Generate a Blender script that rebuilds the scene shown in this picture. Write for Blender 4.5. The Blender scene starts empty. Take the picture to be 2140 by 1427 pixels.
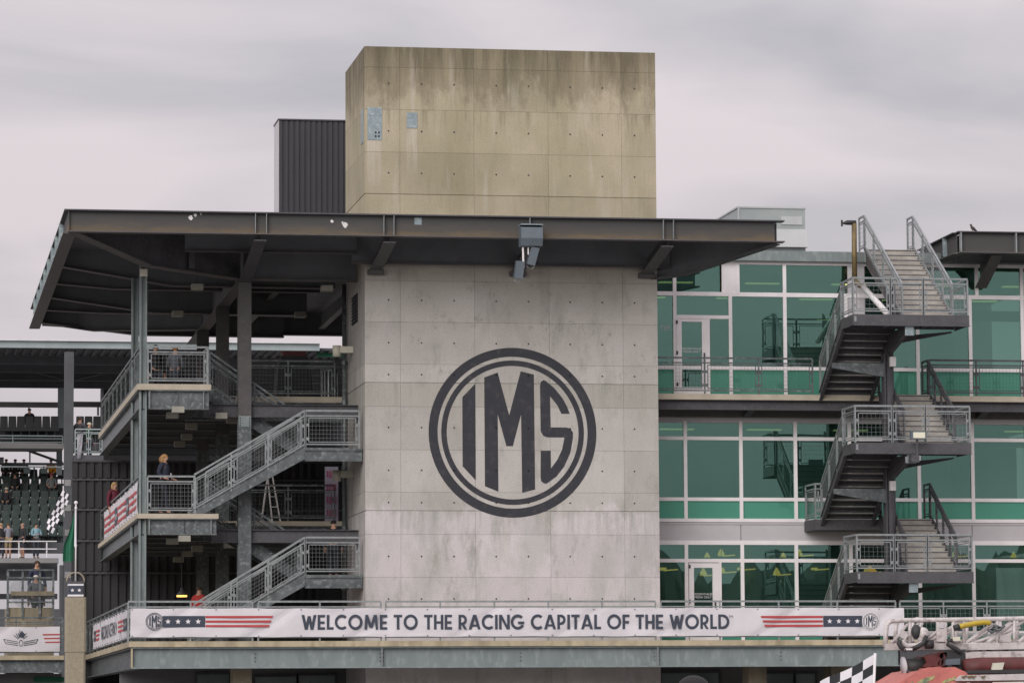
import bpy, bmesh, math, random
from mathutils import Vector, Matrix
from math import sin, cos, pi, radians
random.seed(7)
SC = bpy.context.scene
COL = SC.collection

# ------------------------------------------------------------------ camera, world, sun, exposure
CAM = Vector((-13.1243, -104.2367, 1.6))
YAW, PITCH, ROLL = 0.1637, 0.0974, -0.0056
_f = Vector((sin(YAW)*cos(PITCH), cos(YAW)*cos(PITCH), sin(PITCH)))
_r0 = Vector((cos(YAW), -sin(YAW), 0)); _u0 = _r0.cross(_f)
_r = _r0*cos(ROLL)+_u0*sin(ROLL); _u = _u0*cos(ROLL)-_r0*sin(ROLL)
cd = bpy.data.cameras.new('camera'); cam = bpy.data.objects.new('camera', cd); COL.objects.link(cam)
cd.lens = 135; cd.sensor_width = 36; cd.clip_start = 1; cd.clip_end = 6000
cam.matrix_world = Matrix(((_r.x, _u.x, -_f.x, CAM.x), (_r.y, _u.y, -_f.y, CAM.y), (_r.z, _u.z, -_f.z, CAM.z), (0, 0, 0, 1)))
SC.camera = cam
FP = 135/36*2140
def at(px, py, Y):                       # survey of the photograph: a point on the vertical plane y = Y
    d = _f+_r*((px-1070)/FP)-_u*((py-713.5)/FP)
    return CAM+d*((Y-CAM.y)/d.y)
def atX(px, py, X):
    d = _f+_r*((px-1070)/FP)-_u*((py-713.5)/FP)
    return CAM+d*((X-CAM.x)/d.x)

SUN_EL, SUN_AZ = radians(23), radians(212)      # azimuth clockwise from +Y
W = bpy.data.worlds.new('World'); SC.world = W; W.use_nodes = True
nt = W.node_tree; N = nt.nodes; LK = nt.links
for n in list(N): N.remove(n)
out = N.new('ShaderNodeOutputWorld')
sky = N.new('ShaderNodeTexSky'); sky.sky_type = 'NISHITA'; sky.sun_disc = False
sky.sun_elevation = SUN_EL; sky.sun_rotation = SUN_AZ; sky.air_density = 1.5; sky.dust_density = 4
tc = N.new('ShaderNodeTexCoord')
mp = N.new('ShaderNodeMapping'); mp.inputs['Scale'].default_value = (1, 1, 3.2); mp.inputs['Location'].default_value = (3.1, 0.4, 0.65)
mp.inputs['Rotation'].default_value = (0, radians(8), 0)
LK.new(tc.outputs['Generated'], mp.inputs['Vector'])
nz = N.new('ShaderNodeTexNoise'); nz.inputs['Scale'].default_value = 6.5; nz.inputs['Detail'].default_value = 5; nz.inputs['Roughness'].default_value = .48; nz.inputs['Distortion'].default_value = .35
LK.new(mp.outputs[0], nz.inputs['Vector'])
cr = N.new('ShaderNodeValToRGB')
cr.color_ramp.elements[0].position = .30; cr.color_ramp.elements[0].color = (.45, .445, .485, 1)
cr.color_ramp.elements[1].position = .58; cr.color_ramp.elements[1].color = (.71, .645, .675, 1)
e = cr.color_ramp.elements.new(.46); e.color = (.615, .575, .61, 1)
LK.new(nz.outputs['Fac'], cr.inputs['Fac'])
sep = N.new('ShaderNodeSeparateXYZ'); LK.new(tc.outputs['Generated'], sep.inputs[0])
mr = N.new('ShaderNodeMapRange'); mr.inputs['From Min'].default_value = 0; mr.inputs['From Max'].default_value = 1
mr.inputs['To Min'].default_value = .635; mr.inputs['To Max'].default_value = 1.65       # standard overcast dome: zenith brighter than the horizon
LK.new(sep.outputs['Z'], mr.inputs['Value'])
vm = N.new('ShaderNodeVectorMath'); vm.operation = 'SCALE'; LK.new(cr.outputs[0], vm.inputs[0]); LK.new(mr.outputs[0], vm.inputs['Scale'])
bg1 = N.new('ShaderNodeBackground'); LK.new(sky.outputs[0], bg1.inputs['Color']); bg1.inputs['Strength'].default_value = .05
bg2 = N.new('ShaderNodeBackground'); LK.new(vm.outputs[0], bg2.inputs['Color']); bg2.inputs['Strength'].default_value = 1.0
mx = N.new('ShaderNodeMixShader'); mx.inputs[0].default_value = .94
LK.new(bg1.outputs[0], mx.inputs[1]); LK.new(bg2.outputs[0], mx.inputs[2]); LK.new(mx.outputs[0], out.inputs['Surface'])

sl = bpy.data.lights.new('sun', 'SUN'); sl.energy = 1.5; sl.angle = radians(40); sl.color = (1, .97, .93)
so = bpy.data.objects.new('sun', sl); COL.objects.link(so); so.location = (-20, -60, 60)
sd = Vector((sin(SUN_AZ)*cos(SUN_EL), cos(SUN_AZ)*cos(SUN_EL), sin(SUN_EL)))
so.rotation_euler = sd.to_track_quat('Z', 'Y').to_euler()
SC.view_settings.view_transform = 'Standard'; SC.view_settings.look = 'None'
SC.view_settings.exposure = .47; SC.view_settings.gamma = 1; SC.view_settings.use_curve_mapping = False
SC.cycles.max_bounces = 8; SC.cycles.transparent_max_bounces = 16; SC.cycles.glossy_bounces = 3
try: SC.cycles.use_denoising = True
except Exception: pass

# ------------------------------------------------------------------ materials
M = {}
def _new(name):
    m = bpy.data.materials.new(name); m.use_nodes = True; M[name] = m
    n = m.node_tree.nodes; b = n['Principled BSDF']; return m, n, m.node_tree.links, b
def C4(c): return (c[0], c[1], c[2], 1)
def mat(name, c1, c2=None, scale=3.0, stretch=(1, 1, 1), lo=.35, hi=.65, rough=.7, metal=0, bump=0, bscale=None, spec=.5, detail=5, c3=None, s3=25):
    m, n, l, b = _new(name)
    b.inputs['Roughness'].default_value = rough; b.inputs['Metallic'].default_value = metal
    b.inputs['Specular IOR Level'].default_value = spec
    c2 = c2 or tuple(x*.82 for x in c1)
    g = n.new('ShaderNodeNewGeometry'); p = n.new('ShaderNodeMapping'); p.inputs['Scale'].default_value = stretch
    l.new(g.outputs['Position'], p.inputs['Vector'])
    t = n.new('ShaderNodeTexNoise'); t.inputs['Scale'].default_value = scale; t.inputs['Detail'].default_value = detail; t.inputs['Roughness'].default_value = .6
    l.new(p.outputs[0], t.inputs['Vector'])
    r = n.new('ShaderNodeValToRGB'); r.color_ramp.elements[0].position = lo; r.color_ramp.elements[1].position = hi
    r.color_ramp.elements[0].color = C4(c1); r.color_ramp.elements[1].color = C4(c2)
    l.new(t.outputs['Fac'], r.inputs['Fac']); last = r.outputs[0]
    if c3:
        t3 = n.new('ShaderNodeTexNoise'); t3.inputs['Scale'].default_value = s3; t3.inputs['Detail'].default_value = 4
        l.new(p.outputs[0], t3.inputs['Vector'])
        r3 = n.new('ShaderNodeValToRGB'); r3.color_ramp.elements[0].position = .52; r3.color_ramp.elements[1].position = .7
        r3.color_ramp.elements[0].color = (0, 0, 0, 1)
        l.new(t3.outputs['Fac'], r3.inputs['Fac'])
        mi = n.new('ShaderNodeMix'); mi.data_type = 'RGBA'; l.new(r3.outputs[0], mi.inputs[0]); l.new(last, mi.inputs[6]); mi.inputs[7].default_value = C4(c3)
        last = mi.outputs[2]
    l.new(last, b.inputs['Base Color'])
    if bump:
        t2 = n.new('ShaderNodeTexNoise'); t2.inputs['Scale'].default_value = bscale or scale*6; t2.inputs['Detail'].default_value = 4
        l.new(p.outputs[0], t2.inputs['Vector'])
        bu = n.new('ShaderNodeBump'); bu.inputs['Strength'].default_value = bump; bu.inputs['Distance'].default_value = .02
        l.new(t2.outputs['Fac'], bu.inputs['Height']); l.new(bu.outputs[0], b.inputs['Normal'])
    return m

def tower_concrete():
    m, n, l, b = _new('board_concrete'); b.inputs['Roughness'].default_value = .85; b.inputs['Specular IOR Level'].default_value = .25
    g = n.new('ShaderNodeNewGeometry'); s = n.new('ShaderNodeSeparateXYZ'); l.new(g.outputs['Position'], s.inputs[0])
    def noise(scale, st=(1, 1, 1), det=6, rough=.6, off=0):
        p = n.new('ShaderNodeMapping'); p.inputs['Scale'].default_value = st; p.inputs['Location'].default_value = (off, off*.7, off*.3); l.new(g.outputs['Position'], p.inputs['Vector'])
        t = n.new('ShaderNodeTexNoise'); t.inputs['Scale'].default_value = scale; t.inputs['Detail'].default_value = det; t.inputs['Roughness'].default_value = rough
        l.new(p.outputs[0], t.inputs['Vector']); return t.outputs['Fac']
    def ramp(v, a, c, ca=0, cb=1):
        r = n.new('ShaderNodeMapRange'); r.inputs['From Min'].default_value = a; r.inputs['From Max'].default_value = c
        r.inputs['To Min'].default_value = ca; r.inputs['To Max'].default_value = cb; l.new(v, r.inputs['Value']); return r.outputs[0]
    def mix(f, a, c):
        mi = n.new('ShaderNodeMix'); mi.data_type = 'RGBA'
        if hasattr(f, 'is_output') or not isinstance(f, (int, float)): l.new(f, mi.inputs[0])
        else: mi.inputs[0].default_value = f
        for k, v in ((6, a), (7, c)):
            if isinstance(v, tuple): mi.inputs[k].default_value = C4(v)
            else: l.new(v, mi.inputs[k])
        return mi.outputs[2]
    def math_(op, a, c):
        q = n.new('ShaderNodeMath'); q.operation = op
        for k, v in enumerate((a, c)):
            if isinstance(v, (int, float)): q.inputs[k].default_value = v
            else: l.new(v, q.inputs[k])
        return q.outputs[0]
    Z = s.outputs['Z']
    zn = math_('ADD', Z, ramp(noise(1.1, (1, 1, .5)), .3, .7, -.5, .5))
    lower = mix(ramp(noise(.55), .35, .65), (.455, .435, .415), (.385, .365, .335))
    lower = mix(ramp(zn, 7.35, 7.1), lower, mix(ramp(noise(.9, (1, 1, .55), 6, .6, 21), .45, .58), (.54, .505, .51), (.45, .435, .425)))
    lower = mix(math_('MULTIPLY', ramp(noise(1.7, (1, 1, .35), 8, .72, 4), .50, .66), ramp(noise(.5, (1, 1, 1), 3, .5, 9), .40, .56, 0, .8)), lower, (.29, .285, .26))
    gm = math_('MULTIPLY', ramp(noise(5.5, (1, 1, .6), 12, .85, 14), .53, .62), ramp(noise(.8, (1, 1, 1.6), 4, .6, 41), .48, .60))
    lower = mix(math_('MULTIPLY', gm, ramp(Z, 8.2, 11.6, .25, .85)), lower, (.20, .195, .175))
    upper = mix(ramp(noise(.6, (1, 1, .8), 6, .6, 2), .35, .65), (.405, .355, .26), (.315, .285, .195))
    upper = mix(ramp(noise(1.6, (1, 1, .14), 6, .65, 6), .52, .72, 0, .5), upper, (.25, .22, .14))
    topn = math_('ADD', Z, ramp(noise(2.2, (1, 1, .10), 7, .7, 3), .3, .7, -1.5, 1.5))
    upper = mix(ramp(math_('ADD', Z, ramp(noise(1.3, (1, 1, .6), 7, .7, 31), .3, .7, -.75, .75)), 18.55, 19.1, 0, .5), upper, (.16, .135, .085))
    upper = mix(ramp(topn, 18.7, 20.6, 0, .75), upper, (.105, .088, .058))
    upper = mix(ramp(noise(7, (1, 1, .12), 8, .8, 17), .56, .70, 0, .4), upper, (.17, .15, .095))
    for xa, xb, za_ in ((.07, .47, 17.47), (1.17, 1.46, 17.80)):
        f = math_('MULTIPLY', math_('MULTIPLY', ramp(s.outputs['X'], xa-.02, xa+.02), ramp(s.outputs['X'], xb+.02, xb-.02)), math_('MULTIPLY', ramp(Z, za_+.01, za_-.01), ramp(Z, za_-1.5, za_-.4)))
        upper = mix(math_('MULTIPLY', f, ramp(noise(9, (1, 1, .08), 4, .6, xa), .35, .6, .1, .75)), upper, (.47, .43, .37))
    col = mix(ramp(Z, 13.0, 15.6), lower, upper)
    for z0, ln, dark in ((10.753, 1.0, (.27, .26, .225)), (7.238, 1.5, (.30, .295, .28)), (20.085, 1.3, (.10, .088, .06)), (18.331, .9, (.17, .15, .10))):
        f = math_('MULTIPLY', math_('MULTIPLY', ramp(Z, z0-ln, z0), ramp(Z, z0+.01, z0-.01)), ramp(noise(4.5, (1, 1, .05), 7, .75, z0), .50, .66, 0, .8))
        col = mix(f, col, dark)
    col = mix(math_('MULTIPLY', ramp(Z, 10.095, 10.105), ramp(Z, 10.76, 10.75, 0, .45)), col, (.33, .325, .285))
    # light-coloured rinse marks, fine speckle, per-panel tone
    col = mix(ramp(noise(3.2, (1, 1, .1), 5, .6, 12), .58, .72, 0, .35), col, (.5, .47, .42))
    fine = ramp(noise(28, (1, 1, 1), 3), .3, .75, .86, 1.1)
    oi = n.new('ShaderNodeObjectInfo'); pan = ramp(oi.outputs['Random'], 0, 1, .92, 1.06)
    sc_ = n.new('ShaderNodeVectorMath'); sc_.operation = 'SCALE'; l.new(col, sc_.inputs[0]); l.new(math_('MULTIPLY', fine, pan), sc_.inputs['Scale'])
    l.new(sc_.outputs[0], b.inputs['Base Color'])
    bu = n.new('ShaderNodeBump'); bu.inputs['Strength'].default_value = .35; bu.inputs['Distance'].default_value = .012
    l.new(noise(9, (1, 1, .6), 6), bu.inputs['Height']); l.new(bu.outputs[0], b.inputs['Normal'])
tower_concrete()

def rusty_beam():
    m, n, l, b = _new('weathered_beam'); b.inputs['Roughness'].default_value = .75
    g = n.new('ShaderNodeNewGeometry'); s = n.new('ShaderNodeSeparateXYZ'); l.new(g.outputs['Position'], s.inputs[0])
    p = n.new('ShaderNodeMapping'); p.inputs['Scale'].default_value = (.5, .5, 2.2); l.new(g.outputs['Position'], p.inputs['Vector'])
    t = n.new('ShaderNodeTexNoise'); t.inputs['Scale'].default_value = 2.2; t.inputs['Detail'].default_value = 8; t.inputs['Roughness'].default_value = .7; l.new(p.outputs[0], t.inputs['Vector'])
    q = n.new('ShaderNodeMath'); q.operation = 'MULTIPLY_ADD'; l.new(t.outputs['Fac'], q.inputs[0]); q.inputs[1].default_value = -.55; l.new(s.outputs['Z'], q.inputs[2])
    r = n.new('ShaderNodeValToRGB'); r.color_ramp.elements[0].position = 0; r.color_ramp.elements[1].position = 1
    mr_ = n.new('ShaderNodeMapRange'); mr_.inputs['From Min'].default_value = 14.08; mr_.inputs['From Max'].default_value = 14.5; l.new(q.outputs[0], mr_.inputs['Value'])
    r.color_ramp.elements[0].color = (.15, .108, .058, 1); r.color_ramp.elements[1].color = (.052, .050, .051, 1)
    e = r.color_ramp.elements.new(.55); e.color = (.075, .067, .058, 1)
    l.new(mr_.outputs[0], r.inputs['Fac']); l.new(r.outputs[0], b.inputs['Base Color'])
rusty_beam()

def glass(name, refl, trans, fac, dif, dfac, rough=.0):
    m = bpy.data.materials.new(name); m.use_nodes = True; M[name] = m
    n = m.node_tree.nodes; l = m.node_tree.links; n.remove(n['Principled BSDF']); o = n['Material Output']
    gl = n.new('ShaderNodeBsdfGlossy'); gl.inputs['Color'].default_value = C4(refl); gl.inputs['Roughness'].default_value = rough
    tr = n.new('ShaderNodeBsdfTransparent'); tr.inputs['Color'].default_value = C4(trans)
    mx = n.new('ShaderNodeMixShader'); mx.inputs[0].default_value = fac
    g = n.new('ShaderNodeNewGeometry'); t = n.new('ShaderNodeTexNoise'); t.inputs['Scale'].default_value = .45; l.new(g.outputs['Position'], t.inputs['Vector'])
    bu = n.new('ShaderNodeBump'); bu.inputs['Strength'].default_value = .12; bu.inputs['Distance'].default_value = .02; l.new(t.outputs['Fac'], bu.inputs['Height']); l.new(bu.outputs[0], gl.inputs['Normal'])
    df = n.new('ShaderNodeBsdfDiffuse'); t2 = n.new('ShaderNodeTexNoise'); t2.inputs['Scale'].default_value = .35; t2.inputs['Detail'].default_value = 3; l.new(g.outputs['Position'], t2.inputs['Vector'])
    rr = n.new('ShaderNodeValToRGB'); rr.color_ramp.elements[0].position = .3; rr.color_ramp.elements[1].position = .7; rr.color_ramp.elements[0].color = C4(tuple(x*.7 for x in dif)); rr.color_ramp.elements[1].color = C4(dif); l.new(t2.outputs['Fac'], rr.inputs['Fac']); l.new(rr.outputs[0], df.inputs['Color'])
    m2 = n.new('ShaderNodeMixShader'); m2.inputs[0].default_value = dfac
    l.new(tr.outputs[0], mx.inputs[1]); l.new(gl.outputs[0], mx.inputs[2]); l.new(mx.outputs[0], m2.inputs[1]); l.new(df.outputs[0], m2.inputs[2]); l.new(m2.outputs[0], o.inputs['Surface'])
glass('green_glass', (.27, .485, .42), (.50, .66, .60), .40, (.085, .205, .17), .08)
def spandrel():
    m, n, l, b = _new('green_spandrel_glass'); b.inputs['Base Color'].default_value = (.075, .25, .185, 1); b.inputs['Roughness'].default_value = .04
    b.inputs['Specular IOR Level'].default_value = .9; b.inputs['Specular Tint'].default_value = (.4, 1, .75, 1)
spandrel()
def emit(name, c, s):
    m, n, l, b = _new(name); b.inputs['Base Color'].default_value = C4(c); b.inputs['Emission Color'].default_value = C4(c); b.inputs['Emission Strength'].default_value = s
mat('slab_edge', (.43, .365, .25), (.31, .265, .19), 2.5, (1, 1, .5), rough=.9, c3=(.25, .21, .14), s3=3)
mat('platform_slab', (.45, .40, .32), (.36, .32, .255), 2.5, rough=.9)
mat('galvanised_rail', (.285, .305, .312), (.21, .228, .235), 9, rough=.45, metal=.35)
mat('galvanised_steel', (.12, .135, .14), (.072, .082, .088), 3.5, (1, 1, 1), rough=.5, metal=.3, c3=(.20, .23, .23), s3=9)
mat('grey_green_beam', (.195, .232, .232), (.155, .185, .188), 2.2, (1, 1, .4), rough=.6, metal=.15, c3=(.235, .27, .268), s3=7)
mat('dark_steel', (.068, .068, .076), (.05, .05, .057), 2.5, rough=.65, c3=(.085, .08, .082), s3=11)
mat('brown_steel', (.082, .076, .078), (.064, .06, .064), 2, rough=.65, c3=(.10, .09, .085), s3=8)
mat('soffit_metal', (.14, .147, .158), (.115, .12, .13), 1.5, rough=.8)
mat('corrugated_dark', (.03, .03, .035), (.023, .023, .027), 2, (1, 1, .2), rough=.6)
mat('charcoal_cladding', (.036, .033, .042), (.028, .026, .034), 2, (1, 1, .2), rough=.6)
mat('white_aluminium', (.80, .765, .78), (.72, .69, .70), 2, rough=.45)
mat('grey_panel', (.50, .485, .505), (.45, .435, .455), 1.2, rough=.5)
mat('banner_vinyl', (.60, .575, .60), (.535, .515, .54), 1.1, (1, 1, 1), rough=.55, bump=.5, bscale=3.0)
mat('navy_print', (.035, .045, .068), (.028, .037, .055), 4, rough=.6)
mat('red_print', (.42, .05, .055), (.35, .04, .045), 4, rough=.6)
mat('white_print', (.62, .60, .62), (.70, .67, .69), 4, rough=.6)
mat('emblem_paint', (.028, .029, .037), (.022, .023, .030), 2.5, rough=.75, c3=(.045, .045, .052), s3=5)
mat('precast', (.27, .235, .17), (.22, .19, .14), 12, rough=.9, c3=(.33, .29, .22), s3=40)
mat('stained_concrete', (.26, .225, .16), (.13, .115, .09), 1.4, (1, 1, .25), rough=.9)
mat('tread_concrete', (.40, .375, .34), (.28, .262, .24), 3, rough=.9)
mat('plate_metal', (.27, .33, .35), (.20, .25, .275), 4, rough=.45, metal=.3, c3=(.4, .45, .45), s3=12)
mat('hvac_paint', (.36, .40, .395), (.31, .35, .345), 1.5, rough=.5)
mat('hvac_light', (.50, .52, .52), (.45, .47, .47), 1.5, rough=.5)
mat('speaker_grey', (.10, .125, .15), (.085, .105, .125), 3, rough=.55)
mat('white_paint', (.72, .70, .70), (.62, .60, .60), 3, rough=.4)
mat('cream_fixture', (.60, .58, .48), (.52, .5, .42), 3, rough=.5)
mat('dull_fixture', (.30, .29, .25), (.24, .232, .2), 3, rough=.6)
mat('brass_pipe', (.20, .145, .06), (.13, .10, .05), 6, rough=.5, metal=.3)
mat('black_rubber', (.02, .02, .022), (.028, .028, .03), 4, rough=.6)
mat('interior_grey', (.16, .16, .165), (.13, .13, .135), 1, rough=.9)
mat('interior_pale', (.42, .44, .42), (.36, .38, .36), 1, rough=.9)
mat('asphalt', (.24, .235, .225), (.19, .187, .18), .6, rough=.95)
mat('stand_steel', (.30, .35, .36), (.24, .285, .295), 1, rough=.6)
mat('stand_dark', (.075, .078, .085), (.058, .06, .066), 1, rough=.8)
mat('stand_concrete', (.24, .235, .235), (.19, .187, .187), .8, rough=.9)
mat('seat_green', (.016, .038, .032), (.012, .028, .025), 4, rough=.5)
mat('seat_black', (.016, .018, .022), (.012, .014, .017), 4, rough=.5)
mat('white_rail', (.62, .62, .63), (.55, .55, .56), 2, rough=.5)
mat('skin', (.44, .25, .17), (.40, .22, .15), 8, rough=.6)
mat('flag_green', (.008, .12, .06), (.006, .09, .045), 3, rough=.7)
mat('flag_white', (.74, .72, .76), (.64, .62, .66), 3, rough=.7)
mat('flag_black', (.016, .018, .022), (.024, .026, .03), 3, rough=.7)
mat('coral_paint', (.50, .155, .13), (.42, .13, .11), 2.5, rough=.5, c3=(.36, .11, .095), s3=7)
mat('dark_red', (.11, .022, .02), (.07, .016, .015), 5, rough=.6)
mat('yellow_plastic', (.46, .33, .03), (.36, .26, .02), 4, rough=.45)
mat('ladder_white', (.56, .52, .51), (.42, .385, .38), 3, rough=.4, c3=(.30, .27, .26), s3=9)
mat('olive_print', (.42, .40, .16), (.12, .15, .10), 9, rough=.6)
mat('pink_print', (.44, .10, .20), (.34, .08, .16), 4, rough=.7)
mat('lavender_vinyl', (.40, .38, .48), (.34, .32, .42), 3, rough=.6)
mat('window_sheen', (.20, .25, .25), (.15, .19, .19), .5, rough=.1, spec=.8)
emit('pendant_glow', (1.0, .55, .13), 1.5)
emit('strip_glow', (.9, .85, .35), .7)
emit('lens_off', (.62, .60, .48), .05)
CLOTH = {}
def cloth(c):
    k = 'cloth_%d_%d_%d' % tuple(int(x*255) for x in c)
    if k not in M: mat(k, c, tuple(x*.75 for x in c), 12, rough=.85)
    return k

# ------------------------------------------------------------------ mesh helpers
class MB:
    def __init__(s): s.v = []; s.f = []; s.mi = []
    def add(s, vs, fs, mi=0):
        o = len(s.v); s.v += [Vector(v) for v in vs]
        for f in fs: s.f.append([i+o for i in f]); s.mi.append(mi)
        return s
    def box(s, x0, x1, y0, y1, z0, z1, mi=0):
        if x0 > x1: x0, x1 = x1, x0
        if y0 > y1: y0, y1 = y1, y0
        if z0 > z1: z0, z1 = z1, z0
        return s.add([(x0, y0, z0), (x1, y0, z0), (x1, y1, z0), (x0, y1, z0), (x0, y0, z1), (x1, y0, z1), (x1, y1, z1), (x0, y1, z1)],
                     [(0, 3, 2, 1), (4, 5, 6, 7), (0, 1, 5, 4), (1, 2, 6, 5), (2, 3, 7, 6), (3, 0, 4, 7)], mi)
    def bar(s, p, q, w, h, up=(0, 0, 1), dz=0, mi=0):      # box along p-q, w sideways, h along up
        p = Vector(p); q = Vector(q); d = (q-p).normalized(); up = Vector(up)
        if abs(d.dot(up)) > .98: up = Vector((0, 1, 0))
        sd = d.cross(up).normalized(); u = sd.cross(d).normalized(); a = sd*w/2; b = u*h/2; c = u*dz
        return s.add([p-a-b+c, p+a-b+c, p+a+b+c, p-a+b+c, q-a-b+c, q+a-b+c, q+a+b+c, q-a+b+c],
                     [(0, 1, 2, 3), (7, 6, 5, 4), (0, 4, 5, 1), (1, 5, 6, 2), (2, 6, 7, 3), (3, 7, 4, 0)], mi)
    def ibeam(s, p, q, depth, bf=.3, tf=.03, tw=.03):      # p,q = centre line of the web
        s.bar(p, q, bf, tf, dz=depth/2-tf/2); s.bar(p, q, tw, depth-2*tf); s.bar(p, q, bf, tf, dz=-depth/2+tf/2); return s
    def tube(s, pts, r, n=8, cap=True, mi=0):
        pts = [Vector(p) for p in pts]; o = len(s.v); R = r if isinstance(r, (list, tuple)) else [r]*len(pts)
        ref = None
        for i, p in enumerate(pts):
            d = (pts[min(i+1, len(pts)-1)]-pts[max(i-1, 0)]).normalized()
            if ref is None: ref = Vector((0, 0, 1)) if abs(d.z) < .9 else Vector((1, 0, 0))
            a = d.cross(ref).normalized(); b = a.cross(d).normalized()
            for k in range(n): t = 2*pi*k/n; s.v.append(p+(a*cos(t)+b*sin(t))*R[i])
        for i in range(len(pts)-1):
            for k in range(n): s.f.append([o+i*n+k, o+i*n+(k+1) % n, o+(i+1)*n+(k+1) % n, o+(i+1)*n+k]); s.mi.append(mi)
        if cap:
            s.f.append([o+k for k in range(n)][::-1]); s.mi.append(mi); s.f.append([o+(len(pts)-1)*n+k for k in range(n)]); s.mi.append(mi)
        return s
    def prism(s, poly, ext, mi=0):                          # polygon (3-D points) extruded by vector ext
        poly = [Vector(p) for p in poly]; n = len(poly); e = Vector(ext)
        return s.add(poly+[p+e for p in poly], [list(range(n))[::-1], list(range(n, 2*n))]+[[i, (i+1) % n, n+(i+1) % n, n+i] for i in range(n)], mi)
    def ball(s, c, r, nu=10, nv=7, mi=0, z0=-1, z1=1):      # ellipsoid, r may be a triple; z0..z1 cut in units of r
        r = r if isinstance(r, (list, tuple)) else (r, r, r); c = Vector(c); o = len(s.v); a0 = math.asin(z0); a1 = math.asin(z1)
        for j in range(nv+1):
            a = a0+(a1-a0)*j/nv
            for i in range(nu): t = 2*pi*i/nu; s.v.append(c+Vector((r[0]*cos(a)*cos(t), r[1]*cos(a)*sin(t), r[2]*sin(a))))
        for j in range(nv):
            for i in range(nu): s.f.append([o+j*nu+i, o+j*nu+(i+1) % nu, o+(j+1)*nu+(i+1) % nu, o+(j+1)*nu+i]); s.mi.append(mi)
        return s
    def build(s, name, m, parent=None, smooth=False):
        off = org(parent); me = bpy.data.meshes.new(name)
        me.from_pydata([v-off for v in s.v], [], s.f); me.update()
        for k in (m if isinstance(m, (list, tuple)) else [m]): me.materials.append(M[k])
        if isinstance(m, (list, tuple)): me.polygons.foreach_set('material_index', s.mi)
        if smooth: me.polygons.foreach_set('use_smooth', [True]*len(s.f))
        o = bpy.data.objects.new(name, me); COL.objects.link(o)
        if parent: o.parent = parent
        return o
def org(p):
    v = Vector((0, 0, 0))
    while p: v = v+p.location; p = p.parent
    return v
def tag(o, label, cat, group=None):
    o['label'] = label; o['category'] = cat
    if group: o['group'] = group
    return o
def thing(name, label, cat, loc=(0, 0, 0), group=None):
    o = bpy.data.objects.new(name, None); COL.objects.link(o); o.location = loc; o.empty_display_size = .3
    return tag(o, label, cat, group)
def struct(o): o['kind'] = 'structure'; return o
def stuff(o): o['kind'] = 'stuff'; return o
def share(o, loc, parent):
    c = o.copy(); COL.objects.link(c); c.parent = parent; c.location = loc; return c
def bx(name, m, parent, *a): return MB().box(*a).build(name, m, parent)
def rect(px0, py0, px1, py1, Y):          # X0,X1,Z0,Z1 of a rectangle seen on plane Y
    cy = (py0+py1)/2; cx = (px0+px1)/2
    return at(px0, cy, Y).x, at(px1, cy, Y).x, at(cx, py1, Y).z, at(cx, py0, Y).z

GAL = 'galvanised_rail'
def railing(parent, a, b, h=1.05, n=1, m=GAL, pm=None, ends=(True, True), gap=.10, wire=.0042, infill=True, sl=1.0):
    """mesh-panel guard rail from base point a to b (may climb); sub-parts are its posts and wire panels"""
    a = Vector(a); b = Vector(b); up = Vector((0, 0, 1)); t = .042
    def P(u, z): return a.lerp(b, u)+up*z
    L = (b-a).length
    o = MB().bar(P(0, h), P(1, h), .05, .05).build('railing', m, parent)
    for z in (h-.14, .10): MB().bar(P(0, z), P(1, z), .036, .036).build('rail', m, o)
    for i in range(n+1):
        if (i == 0 and not ends[0]) or (i == n and not ends[1]): continue
        MB().bar(P(i/n, -.02), P(i/n, h-.026), t, t).build('post', pm or m, o)
    if infill:
        for i in range(n):
            e = .09/L; u0 = i/n+e; u1 = (i+1)/n-e; zb = .16; zt = h-.20; q = MB()
            for z in (zb, zt): q.bar(P(u0, z), P(u1, z), .022, .022)
            for u in (u0, u1): q.bar(P(u, zb-.012), P(u, zt+.012), .022, .022)
            k = max(2, int((u1-u0)*L/gap))
            for j in range(1, k): u = u0+(u1-u0)*j/k; q.bar(P(u, zb), P(u, zt), wire, wire)
            k = max(2, int((zt-zb)/gap))
            for j in range(1, k): z = zb+(zt-zb)*j/k; q.bar(P(u0, z), P(u1, z), wire, wire)
            for z in (zb+.14, zt-.14):
                for u, sg in ((u0, -1), (u1, 1)): q.bar(P(u+sg*.005/L, z-.05), P(u+sg*.06/L, z-.05), .03, .08)
            stuff(q.build('mesh_panel', m, o))
    return o

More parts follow.
